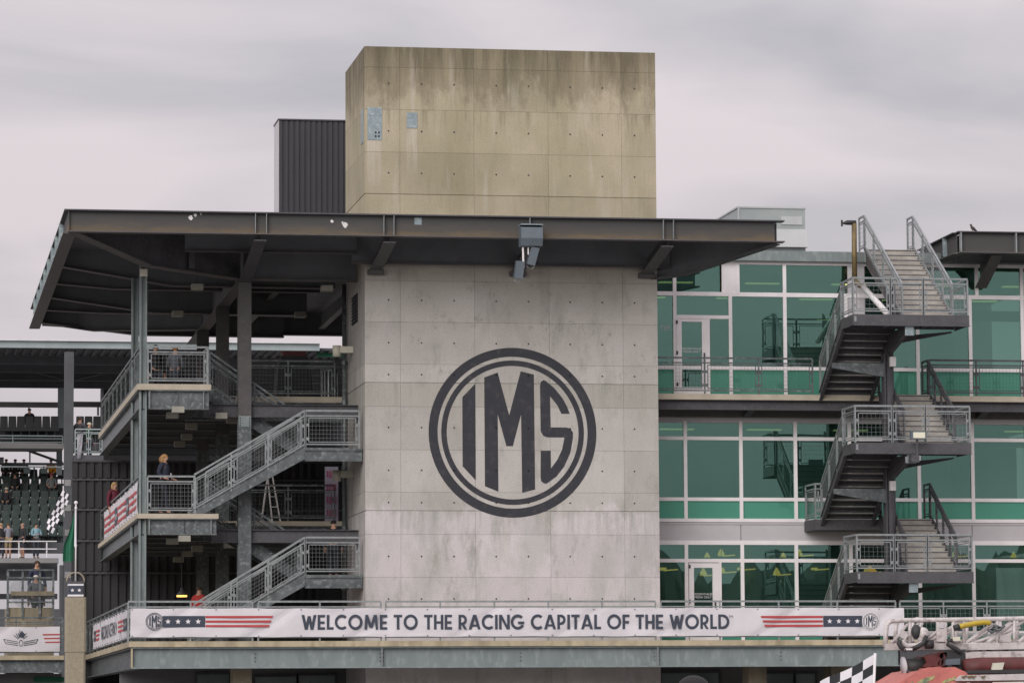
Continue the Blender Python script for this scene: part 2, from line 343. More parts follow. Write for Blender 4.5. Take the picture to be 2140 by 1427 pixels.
# flat print on a plane: O origin, U right, V up, Nn outward
class Flat:
    def __init__(s, O, U, V, Nn): s.O = Vector(O); s.U = Vector(U).normalized(); s.V = Vector(V).normalized(); s.N = Vector(Nn).normalized()
    def p(s, u, v, k=0): return s.O+s.U*u+s.V*v+s.N*k
    def poly(s, mb, pts, k=.003, mi=0): mb.add([s.p(u, v, k) for u, v in pts], [list(range(len(pts)))], mi); return mb
    def ring(s, mb, cx, cy, r0, r1, k=.003, a0=0, a1=2*pi, n=48, sx=1):
        n = max(6, int(n*abs(a1-a0)/(2*pi))+1); vs = []
        for i in range(n+1):
            a = a0+(a1-a0)*i/n
            vs += [s.p(cx+r0*sx*cos(a), cy+r0*sin(a), k), s.p(cx+r1*sx*cos(a), cy+r1*sin(a), k)]
        mb.add(vs, [[2*i, 2*i+1, 2*i+3, 2*i+2] for i in range(n)]); return mb
    def star(s, mb, cx, cy, r, k=.006):
        pts = [(cx+(r if i % 2 == 0 else r*.42)*sin(i*pi/5), cy+(r if i % 2 == 0 else r*.42)*cos(i*pi/5)) for i in range(10)]
        mb.add([s.p(cx, cy, k)]+[s.p(u, v, k) for u, v in pts], [[0, i+1, (i+1) % 10+1] for i in range(10)]); return mb
def glyph(F, mb, ch, x, y, H, k):
    t = .192; n = [0]
    def kk(): n[0] += 1; return k+n[0]*.0013
    def poly(*pts): F.poly(mb, [(x+u*H, y+v*H) for u, v in pts], kk())
    def V(u, v0=0, v1=1): poly((u, v0), (u+t, v0), (u+t, v1), (u, v1))
    def Hh(v, u0, u1, th=.17): poly((u0, v), (u1, v), (u1, v+th), (u0, v+th))
    def D(u0, v0, u1, v1, w=.208): poly((u0, v0), (u0+w, v0), (u1+w, v1), (u1, v1))
    def A(cx, cy, r1, a0, a1, sx=1): F.ring(mb, x+cx*H, y+cy*H, (r1-t)*H, r1*H, kk(), a0, a1, 56, sx)
    if ch == 'W': D(.0, 1, .24, 0); D(.24, 0, .45, .92); D(.66, 0, .45, .92); D(.66, 0, .88, 1); return 1.09
    if ch == 'E': V(0); Hh(.83, t, .54); Hh(.39, t, .50); Hh(0, t, .54); return .58
    if ch == 'F': V(0); Hh(.83, t, .52); Hh(.39, t, .48); return .54
    if ch == 'L': V(0); Hh(0, t, .50); return .52
    if ch == 'C': A(.5, .5, .52, radians(48), radians(312)); return .88
    if ch == 'G': A(.5, .5, .52, radians(45), radians(332)); Hh(.36, .52, .98); return 1.04
    if ch == 'O': A(.52, .5, .52, 0, 2*pi); return 1.06
    if ch == 'M': D(.03, 0, .10, 1, .18); D(.10, 1, .40, .12, .2); D(.72, 1, .42, .12, .2); D(.86, 0, .76, 1, .18); return 1.07
    if ch == 'N': V(0); D(0, 1, .56, 0, .2); V(.60); return .80
    if ch == 'T': Hh(.83, 0, .62); V(.224, 0, .845); return .64
    if ch == 'H': V(0); V(.50); Hh(.39, t, .50); return .70
    if ch == 'I': V(0); return .21
    if ch == 'A': D(0, 0, .33, 1); D(.68, 0, .35, 1); Hh(.2, .2, .66, .14); return .90
    if ch in 'PR':
        V(0); Hh(.83, t, .30); Hh(.30, t, .30); A(.28, .65, .35, -pi/2, pi/2, .95)
        if ch == 'R': D(.42, 0, .22, .32, .2)
        return .66
    if ch == 'D': V(0); Hh(.83, t, .34); Hh(0, t, .34); A(.33, .5, .50, -pi/2, pi/2, 1.0); return .88
    if ch == 'S': A(.28, .73, .27, radians(30), radians(270)); A(.28, .29, .29, radians(-150), radians(90)); return .60
    return .33
def lettering(F, mb, txt, x, y, H, width, k=.004):
    sp = .085
    class Dummy: pass
    tot = 0; tmp = MB()
    for ch in txt: tot += (.36 if ch == ' ' else glyph(F, tmp, ch, 0, 0, 1, 0)+sp)
    s = width/(tot*H); G = Flat(F.p(x, 0), F.U, F.V, F.N); u = 0
    sub = MB()
    for ch in txt:
        if ch == ' ': u += .36*H; continue
        u += glyph(G, sub, ch, u, y, H, k)*H+sp*H
    for v in sub.v: d = v-G.O; a = d.dot(G.U); v += G.U*(a*(s-1))
    mb.add(sub.v, sub.f)
def ims(F, parent, cx, cy, R, m, k=.004, name='emblem', parts=True):
    """ring emblem with I M S; coordinates traced in units of the outer radius"""
    def T(pts): return [(cx+(u-910)/481*R, cy-(v-888)/481*R) for u, v in pts]
    I = [(622, 690), (697, 612), (697, 1160), (622, 1080)]
    Mm = [(748, 577), (825, 548), (890, 790), (957, 540), (1033, 558), (1036, 1210), (962, 1228), (958, 785), (910, 965), (873, 965), (824, 785), (826, 1223), (749, 1192)]
    S = [(1068, 625), (1072, 600), (1086, 589), (1102, 594), (1150, 634), (1196, 690), (1222, 736), (1238, 780), (1190, 780), (1166, 730), (1125, 680), (1128, 857), (1212, 857), (1240, 862), (1256, 885), (1255, 920), (1240, 1000), (1205, 1078), (1160, 1135), (1105, 1175), (1088, 1175), (1072, 1164), (1068, 1140), (1070, 990), (1127, 990), (1128, 1090), (1165, 1040), (1192, 985), (1207, 914), (1110, 914), (1086, 906), (1070, 880)]
    if parts:
        o = F.ring(MB(), cx, cy, R*430/481, R, k, n=96).build('emblem', m, parent)
        F.ring(MB(), cx, cy, R*378/481, R*409/481, k, n=96).build('inner_ring', m, o)
        for nm, pts in (('letter_i', I), ('letter_m', Mm), ('letter_s', S)): F.poly(MB(), T(pts), k).build(nm, m, o)
        return o
    q = F.ring(MB(), cx, cy, R*.93, R, k, n=40); F.ring(q, cx, cy, R*.80, R*.86, k, n=40)
    for pts in (I, Mm, S): F.poly(q, T(pts), k)
    return q.build(name, m, parent)

# ------------------------------------------------------------------ ground
g = MB().add([(-2500, -1500, 0), (2500, -1500, 0), (2500, 3500, 0), (-2500, 3500, 0)], [(0, 1, 2, 3)]).build('ground', 'asphalt'); struct(g)

# unseen ragged ridge added behind the camera to darken reflections in the lower panes
q = MB(); rt = random.Random(3); vs = []; n_t = 700
for i in range(n_t+1):
    x = -110+i*.32; top = 14.6+1.3*sin(x*.09)+.9*sin(x*.31+1)+.6*sin(x*.83)+.45*sin(x*2.1+2)+rt.uniform(-.35, .35)
    yb = -185+.8*sin(x*.5)+rt.uniform(-.4, .4)
    vs += [(x, yb+2.5, 0), (x, yb+2.2, top*.55), (x, yb+1.2, top*.9), (x, yb, top), (x, yb-2.5, 0)]
q.add(vs, [[i*5+k, i*5+k+1, i*5+k+6, i*5+k+5] for i in range(n_t) for k in range(4)])
mat('reflection_ridge_tone', (.17, .18, .155), (.11, .125, .105), .5, rough=.9)
stuff(q.build('added_reflection_ridge', 'reflection_ridge_tone'))

# ------------------------------------------------------------------ concrete tower
TW = 8.2; TD = 4.4; TZ = 20.085
tower = thing('concrete_tower', 'tall board-marked concrete tower painted with a round black IMS emblem', 'tower', (0, 0, 0))
bx('core', 'board_concrete', tower, .022, TW, .022, TD, 0, TZ-.004)
rows = [TZ, 19.509, 18.331, 17.143, 15.971, 14.801, 13.567, 12.429, 11.267, 10.753, 10.099, 8.911, 7.748, 7.238, 6.591, 5.42, 4.255, 3.1, 0]
wide = {15.971, 10.753, 7.238}
cols = [0, .981, 3.052, 5.144, 7.222, TW]
def gp(z): return .014 if z in wide else .0028
for zt, zb in zip(rows, rows[1:]):
    a = zt-(gp(zt) if zt != TZ else 0); b = zb+(gp(zb) if zb else 0)
    for x0, x1 in zip(cols, cols[1:]):
        bx('panel', 'board_concrete', tower, x0+(.0028 if x0 else 0), x1-(.0028 if x1 != TW else 0), 0, .03, b, a)
    for y0, y1 in ((.033, 1.9), (1.9, TD)):
        bx('panel', 'board_concrete', tower, 0, .03, y0+(.0045 if y0 > 1 else 0), y1-(.0045 if y1 < TD else 0), b, a)
hole = None
for y in (174.4, 273.6, 361, 626.6, 715.6, 782, 892.7, 982, 1049.4, 1161.9, 1250.8):
    for x in (812, 881, 949, 1037, 1104.5, 1191.5, 1258.6, 1326):
        z = at(790, y, 0).z; X = at(x, y, 0).x
        if hole is None: hole = MB().tube([(X, .02, z), (X, -.004, z)], .025, 8).build('tie_hole', 'black_rubber', tower); h0 = (X, z)
        else: share(hole, (X-h0[0], 0, z-h0[1]), tower)
c0 = at(1071.6, 903.6, 0)
ims(Flat((c0.x, 0, c0.z), (1, 0, 0), (0, 0, 1), (0, -1, 0)), tower, 0, 0, 175.3*8.2/613, 'emblem_paint', .004)
for p in ((768, 225, 798, 293), (850, 236, 872, 268)):
    x0, x1, z0, z1 = rect(*p, 0); o = bx('metal_plate', 'plate_metal', tower, x0, x1, -.012, -.001, z0, z1)
    if p[0] == 768:
        for i in range(2):
            for j in range(2): bx('bolt', 'black_rubber', o, x0+.2+i*.09, x0+.245+i*.09, -.03, -.0125, z0+.08+j*.11, z0+.13+j*.11)
za, zb = at(760, 295, 0).z, at(760, 224, 0).z
bx('metal_plate', 'plate_metal', tower, -.012, -.001, .25, .75, za, zb)
# louvre on the left side
p0 = atX(748, 612, 0); p1 = atX(737, 690, 0); zt = p0.z; zb2 = atX(748, 672, 0).z
lo = bx('louvre', 'black_rubber', tower, -.02, -.001, p0.y, p1.y, zb2, zt)
for i in range(9):
    z = zb2+(zt-zb2)*(i+.5)/9; MB().bar((-.05, p0.y, z), (-.05, p1.y, z), .05, .012, up=(-.5, 0, 1)).build('slat', 'dark_steel', lo)
# pocket holes under the roof, conduit along the wall
x0 = at(1010, 541, 0)
pipe = thing('wall_conduit', 'thin steel conduit running along the concrete wall under the canopy', 'conduit', (at(1120, 540, 0).x, -.06, at(1120, 540, 0).z))
pts = [at(1105, 535, -.08), at(1265, 538, -.08), at(1278, 540, -.08), at(1286, 546, -.05), at(1288, 548, 0)]
MB().tube(pts, .035, 8).build('upper_pipe', GAL, pipe, True)
MB().tube([at(1105, 541, -.06), at(1262, 544, -.06), at(1278, 548, -.03)], .028, 8).build('lower_pipe', GAL, pipe, True)
for x in (1140, 1178, 1255):
    q = at(x, 541, 0); bx('clip', 'dark_steel', pipe, q.x-.03, q.x+.03, -.13, -.001, q.z-.12, q.z+.1)

# ------------------------------------------------------------------ canopy roof over pavilion and tower
RX0, RX1, RY0, RY1, RZ = -8.277, 11.11, -3.0, 19.66, 15.0
roof = thing('canopy_roof', 'wide dark steel canopy roof with rusty front beam over the concrete tower', 'roof', (RX0, RY0, 14))
ZB = 14.40
front = MB().box(RX0+.02, RX1-.25, RY0-.012, RY0+.012, ZB+.03, RZ-.035).build('front_beam', 'weathered_beam', roof)
bx('top_flange', 'dark_steel', front, RX0-.08, RX1, RY0-.16, RY0+.16, RZ-.035, RZ)
bx('bottom_flange', 'brown_steel', front, RX0+.02, RX1, RY0-.16, RY0+.16, ZB, ZB+.03)
xs = [at(x, 470, RY0).x for x in (533, 556, 801, 822, 1384.5, 1405.5)]+[at(1106, 480, RY0).x]
for x in xs: bx('stiffener', GAL, front, x-.008, x+.008, RY0-.15, RY0-.0125, ZB+.03, RZ-.035)
bx('repair_patch', 'plate_metal', front, at(866, 462, RY0).x, at(881, 462, RY0).x, RY0-.02, RY0-.0125, at(873, 470, RY0).z, at(873, 455, RY0).z)
def splat(cx, cy, r, s):
    rnd = random.Random(s); o = at(cx, cy, RY0-.016)
    return [(o.x+r*(.6+rnd.random()*.7)*cos(a)*.8, RY0-.016, o.z+r*(.6+rnd.random()*.7)*sin(a)) for a in [i*2*pi/9 for i in range(9)]]
for cx, cy, r in ((399, 454, .08), (408, 449, .05), (420, 447, .03), (694, 463, .05), (722, 470, .08), (716, 466, .04)):
    MB().add(splat(cx, cy, r, cx), [list(range(9))]).build('paint_scar', 'white_paint', front)
side = MB()
def zr(y): return -.010*(y-RY0)
side.bar((RX0+.02, RY0-.1, 14.70), (RX0+.02, RY1, 14.70+zr(RY1)), .025, .56).build('side_beam', 'weathered_beam', roof)
MB().bar((RX0+.02, RY0-.16, 14.985), (RX0+.02, RY1, 14.985+zr(RY1)), .24, .03).build('side_top_flange', 'dark_steel', roof)
MB().bar((RX0+.05, RY0+.16, 14.405), (RX0+.05, RY1+.5, 14.405+zr(RY1)), .34, .03).build('side_bottom_flange', 'brown_steel', roof)
for i in range(1, 9):
    y = RY0+2.45*i; bx('side_stiffener', 'plate_metal', roof, RX0-.13, RX0-.001, y-.01, y+.01, 14.44+zr(y), 14.96+zr(y))
# metal deck over everything, ribbed below
MB().add([(RX0+.1, RY0+.17, RZ-.05), (RX1-.15, RY0+.17, RZ-.05), (RX1-3, 1.4, RZ-.05), (TW-.1, 6, RZ-.07), (TW-.1, RY1, RZ-.05+zr(RY1)), (RX0+.1, RY1, RZ-.05+zr(RY1)),
          (RX0+.1, RY0+.17, RZ-.02), (RX1-.15, RY0+.17, RZ-.02), (RX1-3, 1.4, RZ-.02), (TW-.1, 6, RZ-.04), (TW-.1, RY1, RZ-.02+zr(RY1)), (RX0+.1, RY1, RZ-.02+zr(RY1))],
         [(0, 1, 2, 3, 4, 5), (6, 11, 10, 9, 8, 7), (0, 6, 7, 1), (1, 7, 8, 2), (2, 8, 9, 3), (3, 9, 10, 4), (4, 10, 11, 5), (5, 11, 6, 0)]).build('roof_deck', 'soffit_metal', roof)
def girder(parent, pts, top, bf=.34, name='girder', m='soffit_metal', fm='brown_steel'):
    """tapered plate girder: pts = bottom line points, web up to z=top"""
    w = MB(); fl = MB()
    for p, q in zip(pts, pts[1:]):
        p = Vector(p); q = Vector(q); d = (q-p); n = Vector((-d.y, d.x, 0)).normalized()*.012
        w.add([p-n, q-n, q+n, p+n, Vector((p.x, p.y, top))-n, Vector((q.x, q.y, top))-n, Vector((q.x, q.y, top))+n, Vector((p.x, p.y, top))+n],
              [(0, 3, 2, 1), (4, 5, 6, 7), (0, 1, 5, 4), (1, 2, 6, 5), (2, 3, 7, 6), (3, 0, 4, 7)])
        fl.bar(p, q, bf, .03, dz=-.016)
    o = w.build(name, m, parent); fl.build('flange', fm, o); return o
girder(roof, [(-8.1, -2.8, 14.42), (-5.98, -.6, 13.82), (-3.3, 1.45, 13.72)], 14.94, name='corner_girder', m='dark_steel')
k0 = at(392, 512, -.5)
MB().bar((-4.75, .2, 13.85), (-4.75, .2, 14.6), .16, .1).build('girder_stiffener', 'dark_steel', roof)
for i, y in enumerate((4.4, 8.35, 11.8, 15.1, 18.6)):
    zt = 14.93+zr(y)
    if i % 2 == 0: girder(roof, [(-8.1, y, 14.44+zr(y)), (-4.97, y, 13.86), (-.3, y, 13.84)], zt, name='cantilever_joist')
    else: girder(roof, [(-8.1, y, 14.44+zr(y)), (-6.38, y, 14.19), (-.3, y, 14.16)], zt, bf=.26, name='cantilever_joist')
girder(roof, [(-8.1, 19.5, 14.3), (-6.5, 18.3, 13.95), (-3.2, 15.3, 13.72)], 14.7, name='corner_girder')
girder(roof, [(-3.18, 1.75, 13.72), (-3.18, 19.5, 13.68)], 14.7, name='column_girder')
girder(roof, [(-3.0, 1.5, 13.73), (-.05, 1.5, 13.73)], 14.9, name='cross_girder')
girder(roof, [(-5.0, -.6, 14.25), (-.3, -.6, 14.25)], 14.9, bf=.2, name='cross_girder')
girder(roof, [(-8.0, RY1-.1, 14.25), (-3.18, RY1-.1, 14.02), (TW, RY1-.1, 14.0)], 14.735, name='rear_beam')
for x in (-1.5, 1, 3.5, 6): girder(roof, [(x, 4.6, 14.3), (x, RY1-.3, 14.2)], 14.66, bf=.2, name='purlin')
# struts from column/tower up to the front beam
for x, y0, z0, z1 in ((-3.18, 1.32, 13.75, 14.38), (.29, 0, 13.95, 14.38), (4.25, 0, 13.95, 14.38), (7.88, 0, 13.93, 14.38)):
    MB().bar((x, y0, z0), (x, RY0+.02, z1), .34, .03, dz=-.12).bar((x, y0, z0+.14), (x, RY0+.02, z1+.14), .03, .26).build('strut', 'dark_steel', roof)
    if y0 == 0: bx('corbel', 'brown_steel', roof, x-.22, x+.22, -.2, -.001, 13.72, 13.86)
# deep dark beam behind the front beam, against the tower
girder(roof, [(-.4, -.30, 14.02), (RX1-2.6, -.30, 14.02)], 14.92, bf=.2, name='wall_beam')
# right corner: diagonal girder out to the tip
girder(roof, [(8.05, .2, 13.72), (8.9, -.6, 13.8), (10.95, -2.85, 14.40)], 14.94, name='corner_girder', fm='dark_steel')
MB().bar((7.9, 1.2, 13.9), (10.3, .6, 14.4), .3, .04).build('back_strut', 'dark_steel', roof)
# rooftop fittings
pv = at(674, 440, -1)
vent = thing('roof_vent', 'small galvanised roof vent in front of the dark metal penthouse', 'vent', (pv.x, -1, 14.98))
bx('base', GAL, vent, pv.x-.07, pv.x+.07, -1.07, -.93, 14.98, 15.12); bx('hood', GAL, vent, pv.x-.14, pv.x+.13, -1.13, -.87, 15.12, 15.16)

# speaker cluster on the front beam
x0, x1, z0, z1 = rect(1087, 472, 1132, 515, RY0-.45)
sp = thing('speaker_cluster', 'blue grey speaker box with two speakers hanging below the canopy front beam', 'speaker', ((x0+x1)/2, RY0-.4, z0))
MB().prism([(x0, RY0-.36, z1), (x0, RY0-.62, z1-.06), (x0, RY0-.66, z0+.2), (x0, RY0-.58, z0), (x0, RY0-.2, z0), (x0, RY0-.2, z1)], (x1-x0, 0, 0)).build('cabinet', 'speaker_grey', sp)
bx('lid', 'plate_metal', sp, x0-.01, x1+.01, RY0-.63, RY0-.19, z1+.002, z1+.03)
for pa, pb, w in (((1118, 517), (1109, 553), .22), ((1087, 546), (1083, 582), .22)):
    a = at(*pa, RY0-.4); b = at(*pb, RY0-.4); b.y += .05
    o = MB().bar(a, b, w, .26, up=(0, 1, 0)).build('hanging_speaker', 'speaker_grey', sp)
    MB().tube([b+Vector((.1*cos(t), -.02, -.02-.09*abs(sin(t)))) for t in [i*pi/8 for i in range(9)]], .014, 6).build('yoke', GAL, o)
MB().tube([at(1093, 517, RY0-.45), at(1094, 560, RY0-.45)], .028, 8).tube([at(1104, 517, RY0-.45), at(1104, 532, RY0-.45)], .02, 8).build('hanger_pipe', 'white_paint', sp)
MB().tube([at(1128, 500, RY0-.18), at(1138, 500, RY0-.18), at(1135, 510, RY0-.1)], .012, 6).build('cable', 'black_rubber', sp)

# ------------------------------------------------------------------ corrugated penthouse behind the tower
x0, x1, z0, z1 = rect(583, 253, 760, 445, 8)
z0 = 14.9
ph = thing('penthouse', 'charcoal ribbed metal penthouse on the roof left of the concrete tower', 'penthouse', (x0, 8, z0))
bx('body', 'charcoal_cladding', ph, x0, x1, 8.04, 9.3, z0, z1)
xx = x0; i = 0
while xx < x1-.05:
    MB().box(xx, xx+.10, 8.0, 8.045, z0, z1-.02).build('rib', 'charcoal_cladding', ph); xx += .165
bx('coping', 'dark_steel', ph, x0-.03, x1, 7.97, 9.32, z1, z1+.04)
bx('end_panel', 'grey_panel', ph, x0-.012, x0-.001, 8.0, 9.3, z0, z1)

# ------------------------------------------------------------------ pavilion (open steel gallery left of the tower)
pav = thing('steel_pavilion', 'open steel viewing gallery with concrete platforms left of the tower', 'gallery', (-6.2, .3, 0))
PX = -6.21; PY = .3; PYB = 19.0
# floors: front tongue, side gallery and the floor behind the stair
floors = [(10.69, 10.53, 10.0, -4.2), (7.153, 7.023, 6.58, -3.99)]
for zt, zs, zbm, xr in floors:
    sl_ = MB().prism([(PX, PY, zs), (xr, PY, zs), (xr, 4.1, zs), (.0, 4.1, zs), (0, 4.5, zs), (0, PYB, zs), (PX, PYB, zs)], (0, 0, zt-zs)).build('platform_slab', 'platform_slab', pav)
    y = PY+.14
    MB().ibeam((PX+.3, y, (zs+zbm)/2-.002), (xr-.05, y, (zs+zbm)/2-.002), zs-zbm-.004, .26, .028, .02).build('front_beam', 'galvanised_steel', pav)
    for x in (PX+.34, xr-.2): bx('stiffener', GAL, pav, x-.01, x+.01, PY+.02, PY+.125, zbm+.03, zs-.04)
    MB().ibeam((PX+.16, PY+.3, (zs+zbm)/2-.002), (PX+.16, PYB, (zs+zbm)/2-.002), zs-zbm-.004, .26, .028, .02).build('side_beam', 'galvanised_steel', pav)
    MB().ibeam((xr-.1, 1.5, (zs+zbm)/2-.2), (-.02, 1.5, (zs+zbm)/2-.2), .36, .2, .02, .02).build('cross_beam', 'dark_steel', pav)
    MB().ibeam((-4.6, 4.25, (zs+zbm)/2-.002), (-.02, 4.25, (zs+zbm)/2-.002), zs-zbm-.004, .26, .028, .02).build('edge_beam', 'galvanised_steel', pav)
    for i in range(6):
        yy = 2.2+i*2.9
        MB().ibeam((PX+.3, yy, zs-.17), (-3.35 if yy < 4 else -.03, yy, zs-.17), .3, .16, .02, .015).build('joist', 'soffit_metal', pav)
# slim twin posts at the left corner and along the edge
for y in (.62, 4.0):
    xc = -6.04
    MB().box(xc-.1, xc-.05, y-.1, y+.1, 3.63, 14.0).box(xc+.05, xc+.1, y-.1, y+.1, 3.63, 14.0).box(xc-.05, xc+.05, y-.02, y+.02, 3.63, 14.0).build('twin_post', 'grey_green_beam', pav)
bx('post_cap', 'cream_fixture', pav, -6.14, -5.94, .42, .56, 13.65, 13.85)
# main columns
for y in (1.5, 8.35, 15.3):
    x = -3.18
    def hcol(z0, z1, m, nm): return MB().box(x-.18, x+.18, y-.18, y-.15, z0, z1).box(x-.18, x+.18, y+.15, y+.18, z0, z1).box(x-.015, x+.015, y-.15, y+.15, z0, z1).build(nm, m, pav)
    zs_ = at(510, 870, 1.5).z
    hcol(0, zs_, 'galvanised_steel', 'column'); hcol(zs_, 13.7, 'brown_steel', 'column')
    if y == 1.5:
        o = bx('splice_plate', 'grey_green_beam', pav, x-.17, x+.17, y-.2, y-.181, zs_-.3, zs_)
        for i in range(4):
            for s in (-1, 1): bx('bolt', 'black_rubber', o, x+s*.13-.015, x+s*.13+.015, y-.215, y-.201, zs_-.27+i*.065, zs_-.24+i*.065)
# round downpipe beside the tower wall
xd = at(717, 760, 4.2).x
dp = thing('downpipe', 'grey drain pipe running down beside the side wall of the tower', 'pipe', (xd, 3.9, 3.63))
MB().tube([(xd, 3.9, 3.63), (xd, 3.9, 13.9)], .065, 10).build('pipe', 'galvanised_steel', dp, True)
for z in (5.2, 6.9, 8.6, 10.45, 11.6): MB().tube([(xd, 3.9, z), (xd, 3.9, z+.1)], .085, 10).build('collar', 'galvanised_steel', dp)
# railings on the pavilion
for zt, zs, zbm, xr in floors:
    railing(pav, (-5.92, PY+.09, zt), (-4.30 if zt > 9 else -4.62, PY+.09, zt), 1.02)
    railing(pav, (PX+.08, PY+.3, zt), (PX+.08, PYB-.2, zt), 1.02, n=9, gap=.34, m='galvanised_steel')
    railing(pav, (-3.0, 4.18, zt), (-.35, 4.18, zt), 1.02, n=2, m='galvanised_steel')
railing(pav, (-4.27, PY+.12, 10.69), (-4.27, 1.75, 10.69), 1.02, n=1)
# soffit lights
for zz, lst in ((9.95, ((372, 853), (360, 865), (400, 888), (390, 910), (375, 925), (462, 866), (485, 875))), (6.52, ((385, 1122), (360, 1128), (412, 1143), (391, 1154), (373, 1166), (480, 1136))), (13.6, ((412, 597), (371, 653), (683, 600), (627, 655)))):
    for i, (px, py) in enumerate(lst):
        d = at(px, py, 0)-CAM; q = CAM+d*((zz-CAM.z)/d.z)
        if q.y > 18.5: q = at(px, py, 18)
        lt = MB().box(q.x-.16, q.x+.16, q.y-.16, q.y+.16, q.z-.12, q.z+.04).build('soffit_light', 'dull_fixture', roof if zz > 13 else pav)
        MB().tube([(q.x, q.y, q.z+.04), (q.x, q.y, q.z+.5)], .015, 6).build('stem', 'dark_steel', lt)
# dark back wall of the gallery
wz = at(250, 962, 19.5).z
wl = thing('corrugated_wall', 'dark corrugated metal wall closing the back of the pavilion', 'wall', (-8.4, 19.5, 0))
wx0 = at(150, 1100, 19.4).x
bx('backing', 'corrugated_dark', wl, wx0, 2, 19.5, 19.6, 0, wz)
zl = [2.6]+[at(250, y, 19.4).z for y in (1195, 1128, 1063, 1000)]+[wz]
for a, b in zip(zl, zl[1:]):
    xx = wx0+.05; rb = None
    while xx < 1.0:
        if rb is None: rb = MB().box(xx, xx+.13, 19.43, 19.499, a+.03, b-.03).build('rib', 'corrugated_dark', wl); r0 = xx
        else: share(rb, (xx-r0, 0, 0), wl)
        xx += .26
    bx('girt', 'dark_steel', wl, wx0, 2, 19.38, 19.42, b-.06, b)

# ------------------------------------------------------------------ viewing deck along the front
DZ, DZS, DZB = 3.63, 3.482, 2.917
DX0, DX1, DY = -6.62, 14.2, -3.0
deck = thing('viewing_deck', 'long first floor deck with tan slab edge over a grey green steel beam', 'deck', (DX0, DY, 0))
MB().prism([(DX0, DY, DZS), (26, DY, DZS), (26, 2.45, DZS), (TW, 2.45, DZS), (TW, -.004, DZS), (0, -.004, DZS), (-.004, -.004, DZS), (-.004, 19.4, DZS), (DX0, 19.4, DZS)], (0, 0, DZ-DZS)).build('slab', 'slab_edge', deck)
fb = MB().ibeam((DX0+.08, DY+.2, (DZS+DZB)/2-.003), (DX1, DY+.2, (DZS+DZB)/2-.003), DZS-DZB-.006, .3, .035, .02).build('front_beam', 'grey_green_beam', deck)
for px in (799, 1376):
    x = at(px, 1372, DY).x; bx('stiffener', GAL, fb, x-.014, x+.014, DY+.05, DY+.189, DZB+.04, DZS-.045)
for px in (275, 535, 796, 803, 1090, 1371, 1380, 1635):
    x = at(px, 1372, DY).x
    for i in range(3): bx('bolt', 'dark_steel', fb, x-.015, x+.015, DY+.175, DY+.189, DZB+.17+i*.1, DZB+.2+i*.1)
MB().ibeam((DX0+.22, DY+.32, (DZS+DZB)/2-.003), (DX0+.22, 19.3, (DZS+DZB)/2-.003), DZS-DZB-.006, .3, .035, .02).build('side_beam', 'galvanised_steel', deck)
bx('corner_plate', 'slab_edge', deck, DX0+.06, DX0+.1, DY+.06, DY+.3, DZB+.02, DZS-.03)
MB().ibeam((DX1+.05, DY+.2, (DZS+DZB)/2-.003), (26, DY+.2, (DZS+DZB)/2-.003), DZS-DZB-.006, .3, .035, .02).build('front_beam', 'dark_steel', deck)
for i in range(10): 
    y = -1.5+i*2.2; MB().ibeam((DX0+.4, y, DZS-.2), (-.05 if y > -.1 else 13, y, DZS-.2), .34, .18, .02, .02).build('joist', 'soffit_metal', deck)
for a, b, n in ((at(268, 1300, DY).x, at(528, 1300, DY).x, 2), (at(540, 1300, DY).x, at(797, 1300, DY).x, 2), (at(807, 1300, DY).x, at(1371, 1300, DY).x, 5), (at(1382, 1300, DY).x, at(1873, 1300, DY).x, 4), (at(1882, 1300, DY).x, 24, 8)):
    railing(deck, (a, DY+.06, DZ), (b, DY+.06, DZ), 1.04, n=n, gap=.12)
railing(deck, (DX0+.06, DY+.12, DZ), (DX0+.06, 18.9, DZ), 1.04, n=11, gap=.36, m='galvanised_steel')
# supports below the deck
for px, w, m in ((1925, .9, 'stained_concrete'), (1760, .7, 'stained_concrete'), (1580, .5, 'stained_concrete'), (505, .5, 'precast')):
    q = at(px, 1420, -1.2); bx('pier', m, deck, q.x-w/2, q.x+w/2, -1.4, -.6, 0, DZS-.002 if px == 1925 else DZB+.1)
# ground floor behind: dark wall with pale windows
gf = thing('ground_floor_front', 'dark recessed ground floor shopfront below the deck', 'shopfront', (-6, 2.6, 0))
bx('wall', 'interior_grey', gf, -6.4, -.01, 4.4, 4.6, 0, DZS-.36); bx('wall', 'interior_grey', gf, TW, 26, 2.5, 2.7, 0, DZS-.36)
for px0, px1, py, Y in ((411, 478, 1409, 4.38), (533, 619, 1414, 4.38), (624, 700, 1411, 4.38), (1382, 1502, 1406, 2.48), (1600, 1657, 1407, 2.48), (1663, 1703, 1407, 2.48)):
    a = at(px0, py, Y); b = at(px1, py, Y); f = bx('window', 'window_sheen', gf, a.x, b.x, Y-.01, Y+.01, 1.0, a.z)
    for x in (a.x-.06, b.x+.001): bx('jamb', 'dark_steel', f, x, x+.055, Y-.05, Y+.01, 1.0, a.z)
    bx('head', 'dark_steel', f, a.x-.06, b.x+.06, Y-.05, Y+.01, a.z+.002, a.z+.08)

